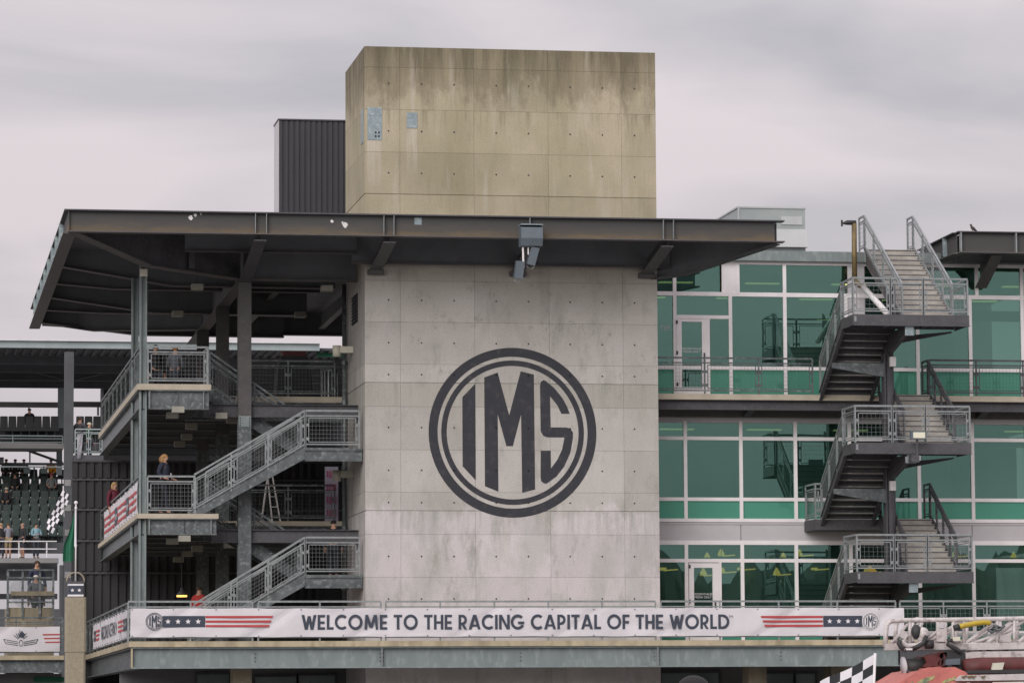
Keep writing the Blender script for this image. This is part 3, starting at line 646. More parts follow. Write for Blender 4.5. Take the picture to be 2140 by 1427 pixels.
# ------------------------------------------------------------------ banners
def flag_strip(F, parent, cx, cy, w, h, flip=False):
    """navy star field with three red stripes; flip puts the stars on the right"""
    s = -1 if flip else 1
    nw = w*.385
    q = MB(); F.poly(q, [(cx-s*w/2, cy-h/2), (cx-s*w/2+s*nw, cy-h/2), (cx-s*w/2+s*nw, cy+h/2), (cx-s*w/2, cy+h/2)], .004); o = q.build('star_field', 'navy_print', parent)
    for i in range(4): F.star(MB(), cx-s*w/2+s*nw*(.13+.235*i), cy, h*.25, .007).build('star', 'white_print', o)
    x0 = cx-s*w/2+s*(nw+.01)
    for i in range(3):
        y1 = cy+h/2-h*(.40*i); y0 = y1-h*.2; xe = cx+s*w/2-s*i*h*.16
        F.poly(MB(), [(x0, y0), (xe-s*h*.08, y0), (xe, y1), (x0, y1)], .004).build('stripe', 'red_print', parent)
def banner_sheet(name, label, O, U, V, Nn, w, h, m='banner_vinyl', group=None):
    O = Vector(O); U = Vector(U); V = Vector(V); Nn = Vector(Nn)
    t = thing(name, label, 'banner', O, group); nu = max(2, int(w/.14)); nv = 8; q = MB(); rnd = random.Random(int(w*100))
    k1, k2, k3 = [rnd.uniform(0, 6) for _ in range(3)]
    def crease(u, v):
        a = max(0, sin(1.7*u+2.6*v+k1)); b_ = max(0, sin(2.3*u-3.4*v+k2)); c_ = max(0, sin(.9*u+4.2*v+k3))
        return -(.022*a**6+.026*b_**8+.014*c_**5)*min(1, 6*abs(sin(.37*u+k2)))-.006*(1+sin(5.1*u+k1)*sin(7*v))
    vs = []
    for k in (0, -.012):
        for j in range(nv+1):
            for i in range(nu+1):
                u = w*i/nu; v = h*j/nv; e = (.008*sin(u*4.1+k1)*abs(sin(u*1.3)) if j in (0, nv) else 0)
                vs.append(O+U*u+V*(v+e)+Nn*(k+crease(u, v)))
    n1 = (nu+1)*(nv+1); fs = []
    for j in range(nv):
        for i in range(nu):
            a = j*(nu+1)+i; fs += [[a, a+1, a+nu+2, a+nu+1], [n1+a, n1+a+nu+1, n1+a+nu+2, n1+a+1]]
    q.add(vs, fs); q.build('sheet', m, t)
    for j, zz in ((0, .03), (1, h-.03)):
        for i in range(0, nu+1, 8):
            p = O+U*(min(max(w*i/nu, .04), w-.04))+V*zz
            MB().box(p.x-.012-.005*abs(Nn.x), p.x+.012, p.y-.012-.004, p.y+.012, p.z-.012, p.z+.012).build('grommet', 'dark_steel', t)
    return t
BY = DY-.03
x0, x1, z0, z1 = rect(272.5, 1270, 1890, 1329, BY)
bn = banner_sheet('welcome_banner', 'long white banner reading WELCOME TO THE RACING CAPITAL OF THE WORLD', (x0, BY, z0), (1, 0, 0), (0, 0, 1), (0, -1, 0), x1-x0, z1-z0)
F = Flat((0, BY, 0), (1, 0, 0), (0, 0, 1), (0, -1, 0))
def bxz(px, py): q = at(px, py, BY); return q.x, q.z
a = bxz(630, 1315); b = bxz(1523, 1283); q = MB()
lettering(F, q, 'WELCOME TO THE RACING CAPITAL OF THE WORLD', a[0], a[1], b[1]-a[1], b[0]-a[0]+.06, .004); q.build('lettering', 'navy_print', bn)
def textmesh(txt, size, loc, rot, m, parent, name='lettering', align='CENTER'):
    c = bpy.data.curves.new(name, 'FONT'); c.body = txt; c.size = size; c.align_x = align; c.fill_mode = 'FRONT'
    o = bpy.data.objects.new(name, c); COL.objects.link(o)
    dg = bpy.context.evaluated_depsgraph_get(); me = bpy.data.meshes.new_from_object(o.evaluated_get(dg)); bpy.data.objects.remove(o)
    R = Matrix.Translation(Vector(loc)-org(parent)) @ rot.to_4x4(); me.transform(R); me.materials.clear(); me.materials.append(M[m])
    o = bpy.data.objects.new(name, me); COL.objects.link(o); o.parent = parent; return o
RF = Matrix(((1, 0, 0), (0, 0, -1), (0, 1, 0)))        # text upright, facing -Y
tm = bxz(1527, 1290); textmesh('TM', .09, (tm[0], BY-.004, tm[1]), RF, 'navy_print', bn, 'trade_mark')
s = (at(1400, 1300, BY).x-at(700, 1300, BY).x)/700
a = bxz(323, 1298); ims(F, bn, a[0], a[1], 18*s, 'navy_print', .0075, parts=False)
c = bxz((343+568)/2, 1298); flag_strip(F, bn, c[0], c[1], 226*s, 23*s)
c = bxz((1588+1804)/2, 1297.5); flag_strip(F, bn, c[0], c[1], 218*s, 23*s, True)
a = bxz(1819.5, 1297.5); F.ring(MB(), a[0], a[1], 0.001, 18.5*s, .0065, n=40).build('emblem_ground', 'white_print', bn); ims(F, bn, a[0], a[1], 17*s, 'navy_print', .009, parts=False)
# side banner of the deck
SX = DX0+.01
p0 = atX(193, 1330, SX).y; p1 = DY+.25; hh = z1-z0
b2 = banner_sheet('side_banner', 'white banner with foreshortened lettering on the left side of the lower deck', (SX, p0, z0), (0, -1, 0), (0, 0, 1), (-1, 0, 0), p0-p1, hh)
F2 = Flat((SX, p0, z0), (0, -1, 0), (0, 0, 1), (-1, 0, 0)); Lb = p0-p1
q = MB(); lettering(F2, q, 'WELCOME RACE FANS', Lb*.27, hh*.26, hh*.50, Lb*.40); q.build('lettering', 'navy_print', b2)
flag_strip(F2, b2, Lb*.13, hh*.5, Lb*.18, hh*.42); flag_strip(F2, b2, Lb*.84, hh*.5, Lb*.22, hh*.42, True)
# banner on the lower platform side
SX = PX+.02; a = atX(217, 1100, SX); zt = 7.153
b3 = banner_sheet('platform_banner', 'white banner with red stripes and star blocks on the lower platform side', (SX, a.y, zt+.02), (0, -1, 0), (0, 0, 1), (-1, 0, 0), a.y-.6, .86)
F3 = Flat((SX, a.y, zt+.02), (0, -1, 0), (0, 0, 1), (-1, 0, 0)); Lb = a.y-.6
for u0, u1 in ((.02, .36), (.44, .70), (.78, .985)):
    for i in range(3):
        y1 = .64-.2*i; F3.poly(MB(), [(Lb*u0, y1-.09), (Lb*u1, y1-.09), (Lb*u1, y1), (Lb*u0, y1)], .004).build('stripe', 'red_print', b3)
for u0 in (.36, .70):
    o = F3.poly(MB(), [(Lb*u0, .15), (Lb*(u0+.075), .15), (Lb*(u0+.075), .66), (Lb*u0, .66)], .005).build('star_field', 'navy_print', b3)
    for i in range(2): F3.star(MB(), Lb*(u0+.02+.035*i), .4, .16, .008).build('star', 'white_print', o)

# ------------------------------------------------------------------ left staircase (runs along the front of the pavilion)
def flight(root, A, B, width, n, side, m_st='galvanised_steel', m_tr='tread_concrete', depth=.3, open_=False):
    """A bottom, B top nosing points on one edge; side = horizontal vector across the flight"""
    A = Vector(A); B = Vector(B); side = Vector(side).normalized(); run = Vector((B.x-A.x, B.y-A.y, 0)); rise = B.z-A.z; h = run.normalized()
    for k in (0, 1):
        o = side*(width*k+(.02 if k else -.02)); dn = Vector((0, 0, -depth)); up = Vector((0, 0, .06))
        MB().prism([A+o+dn*.55-side*.012, B+o+dn-side*.012, B+o+up-side*.012, A+o+up-side*.012], side*.024).build('stringer', m_st, root)
        MB().bar(A+o+up, B+o+up, .09, .018).bar(A+o+dn*.6, B+o+dn, .09, .018).build('stringer_flange', m_st, root)
    tr = None; d = run.length/n; rz = rise/n
    for i in range(n):
        p = A+h*(d*i)+Vector((0, 0, rz*(i+1)))
        if tr is None:
            q = MB(); v = [p, p+side*width, p+side*width+h*(d+.02), p+h*(d+.02)]; up_ = Vector((0, 0, 1))
            q.prism([x-up_*.02 for x in v], (0, 0, .02)); q.prism([x-up_*.05+h*.003 for x in v], (0, 0, .029), 1)
            for e0, th, mi in ((.004, .006, 0), (.0105, .012, 1)):
                q.prism([p+h*e0-up_*(rz-.004), p+h*e0+side*width-up_*(rz-.004), p+h*e0+side*width-up_*.051, p+h*e0-up_*.051], h*th, mi)
            tr = q.build('tread', [m_tr, 'dark_steel'], root); t0 = p
        else: share(tr, p-t0, root)
st = thing('stair_left', 'galvanised steel stairs with mesh railings climbing between pavilion and tower', 'staircase', (-4, .3, DZ)); st.name = 'steel_staircase'
for zf, zm, zt in ((DZ, 5.50, 7.153), (7.153, 8.975, 10.69)):
    xb = -4.75; xl = -1.62
    flight(st, (xb, PY+.12, zf), (xl, PY+.12, zm), 1.05, 11, (0, 1, 0))
    ld = bx('landing', 'galvanised_steel', st, xl, -.03, PY+.08, 2.95, zm-.06, zm)
    MB().ibeam((xl, PY+.12, zm-.215), (-.03, PY+.12, zm-.215), .30, .1, .02, .02).build('landing_beam', 'galvanised_steel', ld)
    flight(st, (xl, 1.85, zm), (-4.15, 1.85, zt), 1.0, 10, (0, 1, 0))
    railing(st, (xb+.1, PY+.1, zf+.05), (xl, PY+.1, zm), 1.02, n=3)
    railing(st, (xb+.5, PY+1.2, zf+.2), (xl, PY+1.2, zm), 1.0, n=3)
    railing(st, (xl+.02, PY+.1, zm), (-.12, PY+.1, zm), 1.02, n=1)
    railing(st, (xl, 1.85, zm), (-4.1, 1.85, zt), 1.02, n=2, m='galvanised_steel')
    railing(st, (xl, 2.85, zm), (-4.1, 2.85, zt), 1.02, n=2, m='galvanised_steel')

# ------------------------------------------------------------------ glass building right of the tower
GY = 2.5
gb = thing('glass_building', 'four storey building front of green glass panes in white frames', 'building', (TW, GY, 0))
GX1 = at(2300, 700, GY).x
fz = dict(roof=14.83, top=14.51, t1=13.587, t2=12.926, t3=11.471, f4=10.69, h3=9.951, a3=9.458, b3=7.726, s3=7.127, p0=7.086, p1=6.501, h2=6.474, a2=5.985, f2=DZ)
bx('roof_beam', 'grey_green_beam', gb, 9.0, GX1, GY-.25, GY+.3, fz['top']+.03, fz['roof'])
bx('roof_slab', 'interior_grey', gb, TW, GX1, GY+.31, 14, 14.6, 14.8)
bx('back_wall', 'interior_pale', gb, TW, GX1, 13.5, 13.8, 0, 14.6)
bx('side_wall', 'interior_pale', gb, TW+.02, TW+.15, TD+.01, 13.49, DZ, 14.59)
for z in (10.25, 6.55, 3.2): bx('floor', 'interior_grey', gb, TW+.16, GX1, GY+.1, 13.49, z, z+.4)
for x in (11.8, 16.5, 21): bx('room_column', 'interior_pale', gb, x, x+.5, 6, 6.5, DZ, 14.59)
for z in (13.05, 9.35, 5.85): bx('bulkhead', 'interior_pale', gb, TW+.16, GX1, GY+1.2, GY+1.5, z, z+.28)
for z in (10.655, 6.955): bx('window_bench', 'interior_pale', gb, TW+.16, GX1, GY+.5, GY+.9, z, z+.5)
for x, z, w in ((12.6, 6.96, 1.3), (15.2, 10.66, 1.6), (18.6, 6.96, 2.0), (9.2, 6.96, .9), (17.6, 10.66, 1.1)): bx('partition', 'interior_pale', gb, x, x+w, 7.0, 7.1, z, z+2.6)
for x in (9.4, 11.2, 13.4, 16.8, 18.9): bx('desk', 'interior_pale', gb, x, x+1.1, GY+2.0, GY+2.7, DZ+.7, DZ+.76)
MW = .10
def vbar(px, py, z0, z1, w=MW): x = at(px, py, GY).x; return bx('mullion', 'white_aluminium', gb, x-w/2, x+w/2, GY-.06, GY+.06, z0, z1)
def hbar(x0, x1, z, w=MW, m='white_aluminium'): return bx('transom', m, gb, x0, x1, GY-.055, GY+.055, z-w/2, z+w/2)
def panes(pxs, py, z0, z1, m='green_glass'):
    X = [TW+.01 if p == 0 else at(p, py, GY).x for p in pxs]
    for a, b in zip(X, X[1:]): bx('pane', m, gb, a+.03, b-.03, GY-.006, GY+.006, z0+.03, z1-.03)
# upper floor
m4 = [0, 1410, 1526, 1640, 1768, 1917, 2027, 2136, 2245]
hbar(TW, GX1, fz['top'], .12); hbar(TW, GX1, fz['t1'], .12); hbar(TW, GX1, fz['t3'])
hbar(at(1412, 663, GY).x, at(1526, 663, GY).x, fz['t2'])
for p in m4[1:]:
    z1 = fz['top'] if p in (1410, 1640, 2136, 2245) else fz['t1']
    vbar(p, 700, fz['f4'], z1)
for p in (1541, 2040): vbar(p, 580, fz['t1'], fz['top'])
x0, x1, _, _ = rect(1508, 555, 1540, 612, GY); bx('infill_panel', 'white_aluminium', gb, x0, x1, GY-.03, GY+.03, fz['t1']+.06, fz['top']-.06)
x0, x1, _, _ = rect(1771, 555, 1806, 612, GY); bx('infill_panel', 'grey_panel', gb, x0, x1, GY-.03, GY+.03, fz['f4'], fz['top']-.06)
panes([0, 1410, 1506], 580, fz['t1'], fz['top']); panes([1542, 1639, 1768], 580, fz['t1'], fz['top']); panes([1806, 2040, 2136, 2245], 580, fz['t1'], fz['top'])
panes([0, 1410], 700, fz['t3'], fz['t1']); panes([1410, 1526], 640, fz['t2'], fz['t1']); panes([1482, 1526], 700, fz['t3'], fz['t2']); panes([1526, 1640, 1768], 700, fz['t3'], fz['t1']); panes([1806, 1917, 2027, 2136, 2245], 700, fz['t3'], fz['t1'])
panes([0, 1410], 790, fz['f4'], fz['t3'], 'green_spandrel_glass'); panes([1482, 1526, 1640, 1768], 790, fz['f4'], fz['t3'], 'green_spandrel_glass'); panes([1806, 1917, 2027, 2136, 2245], 790, fz['f4'], fz['t3'], 'green_spandrel_glass')
def door(px0, px1, gx0, gx1, zt, zg1, zb, py, txt_py):
    x0 = at(px0, py, GY).x; x1 = at(px1, py, GY).x; a = at(gx0, py, GY).x; b = at(gx1, py, GY).x; y0, y1 = GY-.075, GY+.03
    d = MB().box(x0, a, y0, y1, zb, zt).box(b, x1, y0, y1, zb, zt).box(a, b, y0, y1, zg1, zt).box(a, b, y0, y1, zb, zb+.22).build('door', 'white_aluminium', gb)
    bx('door_pane', 'green_glass', d, a, b, GY-.03, GY-.018, zb+.22, zg1)
    MB().tube([(b+.06, y0-.05, zb+.95), (b+.06, y0-.05, zb+1.2)], .02, 8).tube([(b+.06, y0, zb+.97), (b+.06, y0-.06, zb+.97)], .015, 6).tube([(b+.06, y0, zb+1.18), (b+.06, y0-.06, zb+1.18)], .015, 6).build('handle', 'black_rubber', d)
    for z in (zb+.3, zb+1.2, zt-.1): bx('hinge', 'black_rubber', d, x0-.01, x0+.04, y0-.02, y0-.001, z-.05, z+.05)
    q = at((gx0+gx1)/2, txt_py, GY); textmesh('CREDENTIALED\nMEDIA ONLY', .085, (q.x, GY-.035, q.z), RF, 'white_print', d)
    bx('door_post', 'white_aluminium', gb, x1+.004, x1+.07, GY-.06, GY+.06, zb, zt+.05)
door(1413, 1478, 1424, 1466, fz['t2']-.06, at(1445, 673, GY).z, fz['f4'], 740, 731)
q = at(1378.5, 690, GY); textmesh('TER', .19, (q.x, GY-.012, q.z), RF, 'grey_panel', gb, 'window_lettering', 'LEFT')
# middle floor
m3 = [0, 1432, 1548, 1662, 1775, 1920, 2032, 2145, 2258]
for z, w in ((fz['h3']+.03, .16), (fz['a3'], MW), (fz['b3'], MW), (fz['s3'], .10)): hbar(TW, GX1, z, w, 'grey_panel' if w > .15 else 'white_aluminium')
for p in m3[1:]: vbar(p, 980, fz['s3'], fz['h3'])
panes(m3, 900, fz['a3'], fz['h3']); panes(m3, 980, fz['b3'], fz['a3']); panes(m3, 1065, fz['s3'], fz['b3'], 'green_spandrel_glass')
hbar(TW, GX1, fz['s3']-.09, .05, 'grey_panel')
pp = [TW, at(1548, 1110, GY).x, at(1790, 1110, GY).x, at(2031, 1110, GY).x, GX1]
for a, b in zip(pp, pp[1:]): bx('spandrel_panel', 'grey_panel', gb, a+.01, b-.01, GY-.03, GY+.03, fz['p1']+.04, fz['p0']-.06)
# lower floor
m2 = [0, 1434, 1551, 1664, 1778, 1922, 2034, 2147, 2260]
hbar(TW, GX1, fz['h2']+.02, .12); hbar(TW, GX1, fz['a2'])
for p in m2[1:]: vbar(p, 1200, DZ, fz['h2'])
panes(m2, 1152, fz['a2'], fz['h2']); panes([0, 1434], 1200, DZ+.3, fz['a2']); panes([1506, 1551, 1664, 1778, 1922, 2034, 2147, 2260], 1200, DZ+.3, fz['a2'])
hbar(TW, GX1, DZ+.3)
panes(m2, 1320, DZ+.02, DZ+.3, 'green_spandrel_glass')
door(1439, 1502, 1449, 1488, fz['a2']-.07, at(1467, 1186, GY).z, DZ, 1200, 1243)
# pendant lamps inside the lower floor, strips inside the upper
ORD = ('first', 'second', 'third', 'fourth', 'fifth', 'sixth', 'seventh', 'eighth', 'ninth', 'tenth', 'eleventh', 'twelfth', 'thirteenth', 'fourteenth')
LAMPS = {p: ORD[i] for i, p in enumerate(sorted((1400, 1492, 1521, 1484, 1522, 1562, 1592, 1637, 1651, 1684, 1716, 1826, 2010, 2132)))}
for px, py, Y in ((1400, 1187, 5), (1492, 1165, 7), (1521, 1157, 8), (1484, 1198, 4.5), (1522, 1192, 5), (1562, 1186, 5.5), (1592, 1180, 6.5), (1637, 1197, 4.6), (1651, 1165, 7.5), (1684, 1157, 8), (1716, 1186, 5.2), (1826, 1192, 5), (2010, 1159, 8), (2132, 1164, 8)):
    q = at(px, py, Y); w = .2*(104+Y)/109
    lp = thing('pendant_lamp', 'yellow pendant lamp behind the lower floor glass, %s of its row from the left' % LAMPS[px], 'lamp', q, 'yellow lamps behind the lower glass') 
    
    MB().tube([(q.x-w, Y, q.z+.16), (q.x-w, Y, q.z+.02), (q.x-w, Y, q.z-.06)], [.02, .1, .11], 8).build('shade', 'pendant_glow', lp)
    MB().bar((q.x-w*.6, Y+.3, q.z-.05), (q.x+w*1.5, Y+.3, q.z-.02), .07, .035).build('tube', 'pendant_glow', lp)
    MB().tube([(q.x-w, Y, q.z+.16), (q.x-w, Y, 6.54)], .008, 5).build('cord', 'black_rubber', lp)
for zc, zy in ((14.2, 5), (14.2, 9), (9.9, 5), (9.9, 9)):
    for k in range(5): bx('ceiling_panel', 'strip_glow', gb, 9.3+k*2.6, 10.3+k*2.6, zy, zy+.25, zc, zc+.03)
for p0, p1, py, Y in ((1480, 1546, 665, 7), (1708, 1752, 667, 7)):
    a = at(p0, py, Y); b = at(p1, py, Y)
    tag(bx('strip_light', 'strip_glow', None, a.x, b.x, Y-.06, Y+.06, a.z-.03, a.z+.03), 'pale yellow strip light seen through the upper glass %s' % ('above the door' if p0 < 1500 else 'beside the outside stair'), 'light')
# fourth floor balcony
bz = 10.61
bal = thing('balcony', 'upper balcony with concrete edge and dark beam along the glass front', 'balcony', (TW, 1.1, bz))
bx('slab', 'platform_slab', bal, TW+.005, GX1, 1.1, GY-.1, 10.45, bz)
MB().ibeam((TW+.005, 1.3, 10.31), (GX1, 1.3, 10.31), .27, .2, .025, .02).build('edge_beam', 'dark_steel', bal)
bx('soffit_beam', 'brown_steel', bal, TW+.005, GX1, GY-.35, GY-.12, 10.05, 10.42)
for px in (1555, 2040):
    x = at(px, 860, GY).x; MB().prism([(x-.1, GY-.36, 10.05), (x-.1, GY-.36, 10.35), (x-.1, 1.42, 10.35), (x-.1, 1.42, 10.2)], (.2, 0, 0)).build('bracket', 'dark_steel', bal)
railing(bal, (TW+.02, 1.16, bz), (at(1698, 790, 1.16).x, 1.16, bz), 1.02, n=3, m='galvanised_steel')
railing(bal, (at(1942, 790, 1.16).x, 1.16, bz), (GX1, 1.16, bz), 1.02, n=4, m='dark_steel')

# ------------------------------------------------------------------ right staircase
LX0, LX1, LY0, LY1 = 13.03, 16.3, -3.0, -1.6
LZ = [12.47, 8.97, 5.465]
rs = thing('steel_staircase', 'dark steel scissor stairs with three railed landings in front of the green glass', 'staircase', (14.6, -1, DZ))
xm = 14.7
cx_, cy_ = 14.62, -.7
for nm, z0, z1 in (('column', DZ, 12.1),):
    MB().tube([(cx_, cy_, z0), (cx_, cy_, z1)], .14, 14).build('column', 'dark_steel', rs, True)
    bx('column_flange', 'dark_steel', rs, cx_-.17, cx_-.13, cy_-.16, cy_+.16, DZ, 11.6)
base_z = [bz, 7.1, DZ]; top_z = [14.9, bz, 7.1]; topY = [2.4, 1.05, 1.05]
for i, z in enumerate(LZ):
    ld = bx('landing', 'tread_concrete', rs, LX0+.03, LX1-.03, LY0+.03, LY1, z-.05, z)
    MB().box(LX0, LX1, LY0, LY0+.025, z-.29, z+.002).box(LX0, LX1, LY0-.06, LY0-.001, z-.31, z-.285).build('front_beam', 'dark_steel', ld)
    MB().box(LX0, LX0+.025, LY0+.026, LY1, z-.29, z).build('side_beam', 'dark_steel', ld); MB().box(LX1-.025, LX1, LY0+.026, LY1, z-.29, z).build('side_beam', 'dark_steel', ld)
    MB().box(LX0+.03, LX1-.03, LY1+.002, LY1+.03, z-.25, z).build('back_beam', 'dark_steel', ld)
    for k in range(3): bx('joist', 'soffit_metal', ld, LX0+.1+k*1.1, LX0+.16+k*1.1, LY0+.03, LY1, z-.22, z-.051)
    bx('joint_plate', GAL, ld, LX0+.03, LX0+.09, LY0-.012, LY0-.001, z-.2, z-.05)
    # bracket arms from the column
    MB().prism([(cx_-.06, cy_-.1, z-.9), (cx_-.06, LY0+.1, z-.45), (cx_-.06, LY0+.1, z-.3), (cx_-.06, cy_-.1, z-.3)], (.12, 0, 0)).build('bracket_arm', 'dark_steel', rs)
    bx('arm_end', 'plate_metal', rs, cx_-.12, cx_+.12, LY0+.04, LY0+.1, z-.56, z-.305)
    MB().prism([(cx_+.1, cy_-.6, z-.62), (LX1-.1, cy_-.9, z-.34), (LX1-.1, cy_-.9, z-.30), (cx_+.1, cy_-.6, z-.42)], (0, .12, 0)).build('bracket_arm', 'dark_steel', rs)
    zl = z-1.15
    if i < 2: MB().prism([(cx_-.14, cy_-.15, zl-.37), (12.98, cy_-.15, zl-.12), (12.98, cy_-.15, zl+.02), (cx_-.14, cy_-.15, zl+.02)], (0, .12, 0)).build('cross_arm', 'galvanised_steel', rs)
    # lower flight climbs towards the viewer, upper flight away from the viewer
    flight(rs, (LX0+.1, 1.15, base_z[i]), (LX0+.1, LY1, z), 1.42, 11, (1, 0, 0), 'dark_steel', 'tread_concrete', .30)
    flight(rs, (xm+.12, LY1, z), (xm+.12, topY[i], top_z[i]), 1.40, 14 if i == 0 else 10, (1, 0, 0), 'brown_steel' if i == 0 else 'dark_steel', 'tread_concrete', .30)
    # railings
    railing(rs, (LX0+.02, LY0+.03, z), (LX0+1.05, LY0+.03, z), 1.0, n=1, gap=.115)
    railing(rs, (LX0+1.07, LY0+.03, z), (LX0+1.98, LY0+.03, z), 1.0, n=1, gap=.115)
    railing(rs, (LX0+2.0, LY0+.03, z), (LX1-.03, LY0+.03, z), 1.0, n=1, gap=.115)
    railing(rs, (LX0+.02, LY0+.06, z), (LX0+.02, LY1, z), 1.0, n=1)
    railing(rs, (LX1-.03, LY0+.06, z), (LX1-.03, LY1+.3, z), 1.0, n=1)
    railing(rs, (LX0+.08, LY1, z), (LX0+.08, 1.15, base_z[i]), 1.0, n=3)
    railing(rs, (LX0+1.55, LY1, z), (LX0+1.55, 1.15, base_z[i]), 1.0, n=3, m='dark_steel')
    mm = GAL if i == 0 else 'dark_steel'
    for x in (xm+.1, xm+1.54): railing(rs, (x, LY1, z), (x, topY[i], top_z[i]), 1.0, n=4, m=mm, gap=.12)
    for x in (xm+.1, xm+1.54):
        railing(rs, (x, topY[i]+.02, top_z[i]), (x, topY[i]+.62, top_z[i]), 1.0, n=1, m=mm, gap=.12)
# storey platforms that tie the stair to the building
for z in (7.1,):
    bx('storey_platform', 'dark_steel', rs, LX0-.12, LX1, 1.18, GY-.08, z-.30, z)
    railing(rs, (LX0-.08, 1.22, z), (LX0+.08, 1.22, z), 1.0, n=1); railing(rs, (LX0-.08, 1.25, z), (LX0-.08, GY-.12, z), 1.0, n=1)
    railing(rs, (LX0+1.6, 1.22, z), (xm+.1, 1.22, z), 1.0, n=1, m='dark_steel')
for py in (756, 1015):
    x0, x1, z0, z1 = rect(1859, py-10, 1871, py+10, -.9)
    tag(bx('junction_box', 'white_paint', None, x0, x1, -.98, -.84, z0, z1), 'small white box on the stair column below the %s landing' % ('top' if py < 900 else 'middle'), 'electrical box')
# dark core column lower down between storeys

# ------------------------------------------------------------------ roof equipment, right canopy, stair fittings
RC = thing('canopy_roof', 'second dark steel canopy with a rusty beam at the far right, a bird perched on it', 'roof', (16, -3, 14))
CY = .4
cx0, cz1, cz0 = at(2003, 484, CY).x, at(2003, 484, CY).z, at(2003, 529, CY).z
fbm = MB().box(cx0+.02, 27, CY-.012, CY+.012, cz0+.03, cz1-.03).build('front_beam', 'weathered_beam', RC)
bx('top_flange', 'dark_steel', fbm, cx0-.05, 27, CY-.16, CY+.16, cz1-.03, cz1); bx('bottom_flange', 'brown_steel', fbm, cx0, 27, CY-.16, CY+.16, cz0, cz0+.03)
for px in (2006, 2121): x = at(px, 505, CY).x; bx('stiffener', GAL, fbm, x-.02, x+.02, CY-.15, CY-.0125, cz0+.03, cz1-.03)
MB().bar((cx0, CY+.17, (cz0+cz1)/2), (cx0+.05, 4.6, (cz0+cz1)/2-.02), .025, .52).build('side_beam', 'weathered_beam', RC)
MB().bar((cx0, CY+.17, cz1-.02), (cx0+.05, 4.6, cz1-.04), .26, .03).build('side_top_flange', 'dark_steel', RC)
MB().bar((cx0+.03, CY+.17, cz0+.012), (cx0+.08, 4.6, cz0-.01), .3, .03).build('side_bottom_flange', 'brown_steel', RC)
bx('side_stiffener', 'plate_metal', RC, cx0-.12, cx0-.001+.01, 1.6, 1.65, cz0+.04, cz1-.04)
bx('roof_deck', 'soffit_metal', RC, cx0+.14, 27, CY+.17, 4.5, cz1-.09, cz1-.05)
girder(RC, [(cx0+.3, 1.6, cz0-.1), (27, 1.6, cz0-.1)], cz1-.1, bf=.2, name='purlin')
girder(RC, [(18.2, CY+.2, cz0), (18.2, 2.3, cz0-.75)], cz1-.1, name='girder'); girder(RC, [(20.5, CY+.2, cz0), (20.5, 2.3, cz0-.75)], cz1-.1, name='girder')
# bird
q = at(2032, 481, CY); bd = thing('bird', 'small brown bird perched on the edge of the right canopy', 'bird', (q.x, CY, cz1))
b0 = Vector((q.x, CY, cz1+.09))
body = MB(); body.tube([b0+Vector(p) for p in ((.17, .02, -.09), (.10, .01, -.05), (.04, 0, -.005), (-.01, 0, .03), (-.03, 0, .075), (-.035, 0, .10), (-.05, 0, .115), (-.06, 0, .12))], [.008, .03, .05, .046, .03, .034, .028, .008], 8)
body.build('body', cloth((.07, .055, .05)), bd, True)
MB().tube([b0+Vector((-.055, 0, .108)), b0+Vector((-.09, 0, .10))], [.01, .002], 6).build('beak', 'black_rubber', bd)
for s in (-1, 1): MB().tube([b0+Vector((0, s*.02, -.03)), b0+Vector((-.01, s*.02, -.09))], .005, 5).build('leg', 'black_rubber', bd)
# rooftop air handler
x0, x1, z0, z1 = rect(1543, 436, 1683, 524, 10); z0 -= .5; zm_ = at(1600, 478, 10).z
ac = thing('air_handler', 'pale green metal air handling unit on the roof behind the canopy tip', 'air unit', (x0, 10, z0))
bx('cabinet', 'hvac_paint', ac, x0, x1, 10.0, 14.0, z0, z1)
MB().prism([(x0+.02, 9.999, zm_), (x0+.02, 9.80, z0+.6), (x0+.02, 9.999, z0+.6)], (x1-x0+.02, 0, 0)).build('hood', 'hvac_light', ac)
bx('service_panel', 'hvac_light', ac, at(1632, 460, 10).x, at(1676, 460, 10).x, 9.97, 9.9985, at(1650, 470, 10).z, at(1650, 453, 10).z)
bx('corner_post', 'hvac_light', ac, x0-.02, x0+.03, 9.97, 9.999, z0, z1); bx('rim', 'hvac_light', ac, x0-.03, x1+.03, 9.97, 14.03, z1, z1+.05)
# fire standpipe and sloping white pipe beside the top flight
sy = 1.9; a = at(1786, 588, sy); q = at(1785, 467, sy)
spp = thing('standpipe', 'brass standpipe with black valve and sloping white pipe beside the top flight', 'pipe', a)
MB().tube([a, (q.x, sy, q.z)], .075, 10).build('riser', 'brass_pipe', spp, True)
MB().tube([q+Vector((.05, 0, .02)), q+Vector((-.2, 0, .02)), q+Vector((-.3, 0, .0)), q+Vector((-.34, 0, .0))], [.07, .07, .04, .02], 8).build('valve', 'black_rubber', spp, True)
MB().tube([q+Vector((-.36, 0, -.09)), q+Vector((-.36, 0, .09))], .03, 8).build('hand_wheel', 'black_rubber', spp)
MB().tube([a+Vector((0, 0, .02)), a+Vector((.1, -.05, -.1)), a+Vector((.22, -.1, -.16))], .085, 10).build('elbow', 'brass_pipe', spp, True)
b = at(1854, 655, -1.5)
MB().tube([a+Vector((.22, -.1, -.16)), b], .085, 10).build('sloping_pipe', 'white_paint', spp, True)
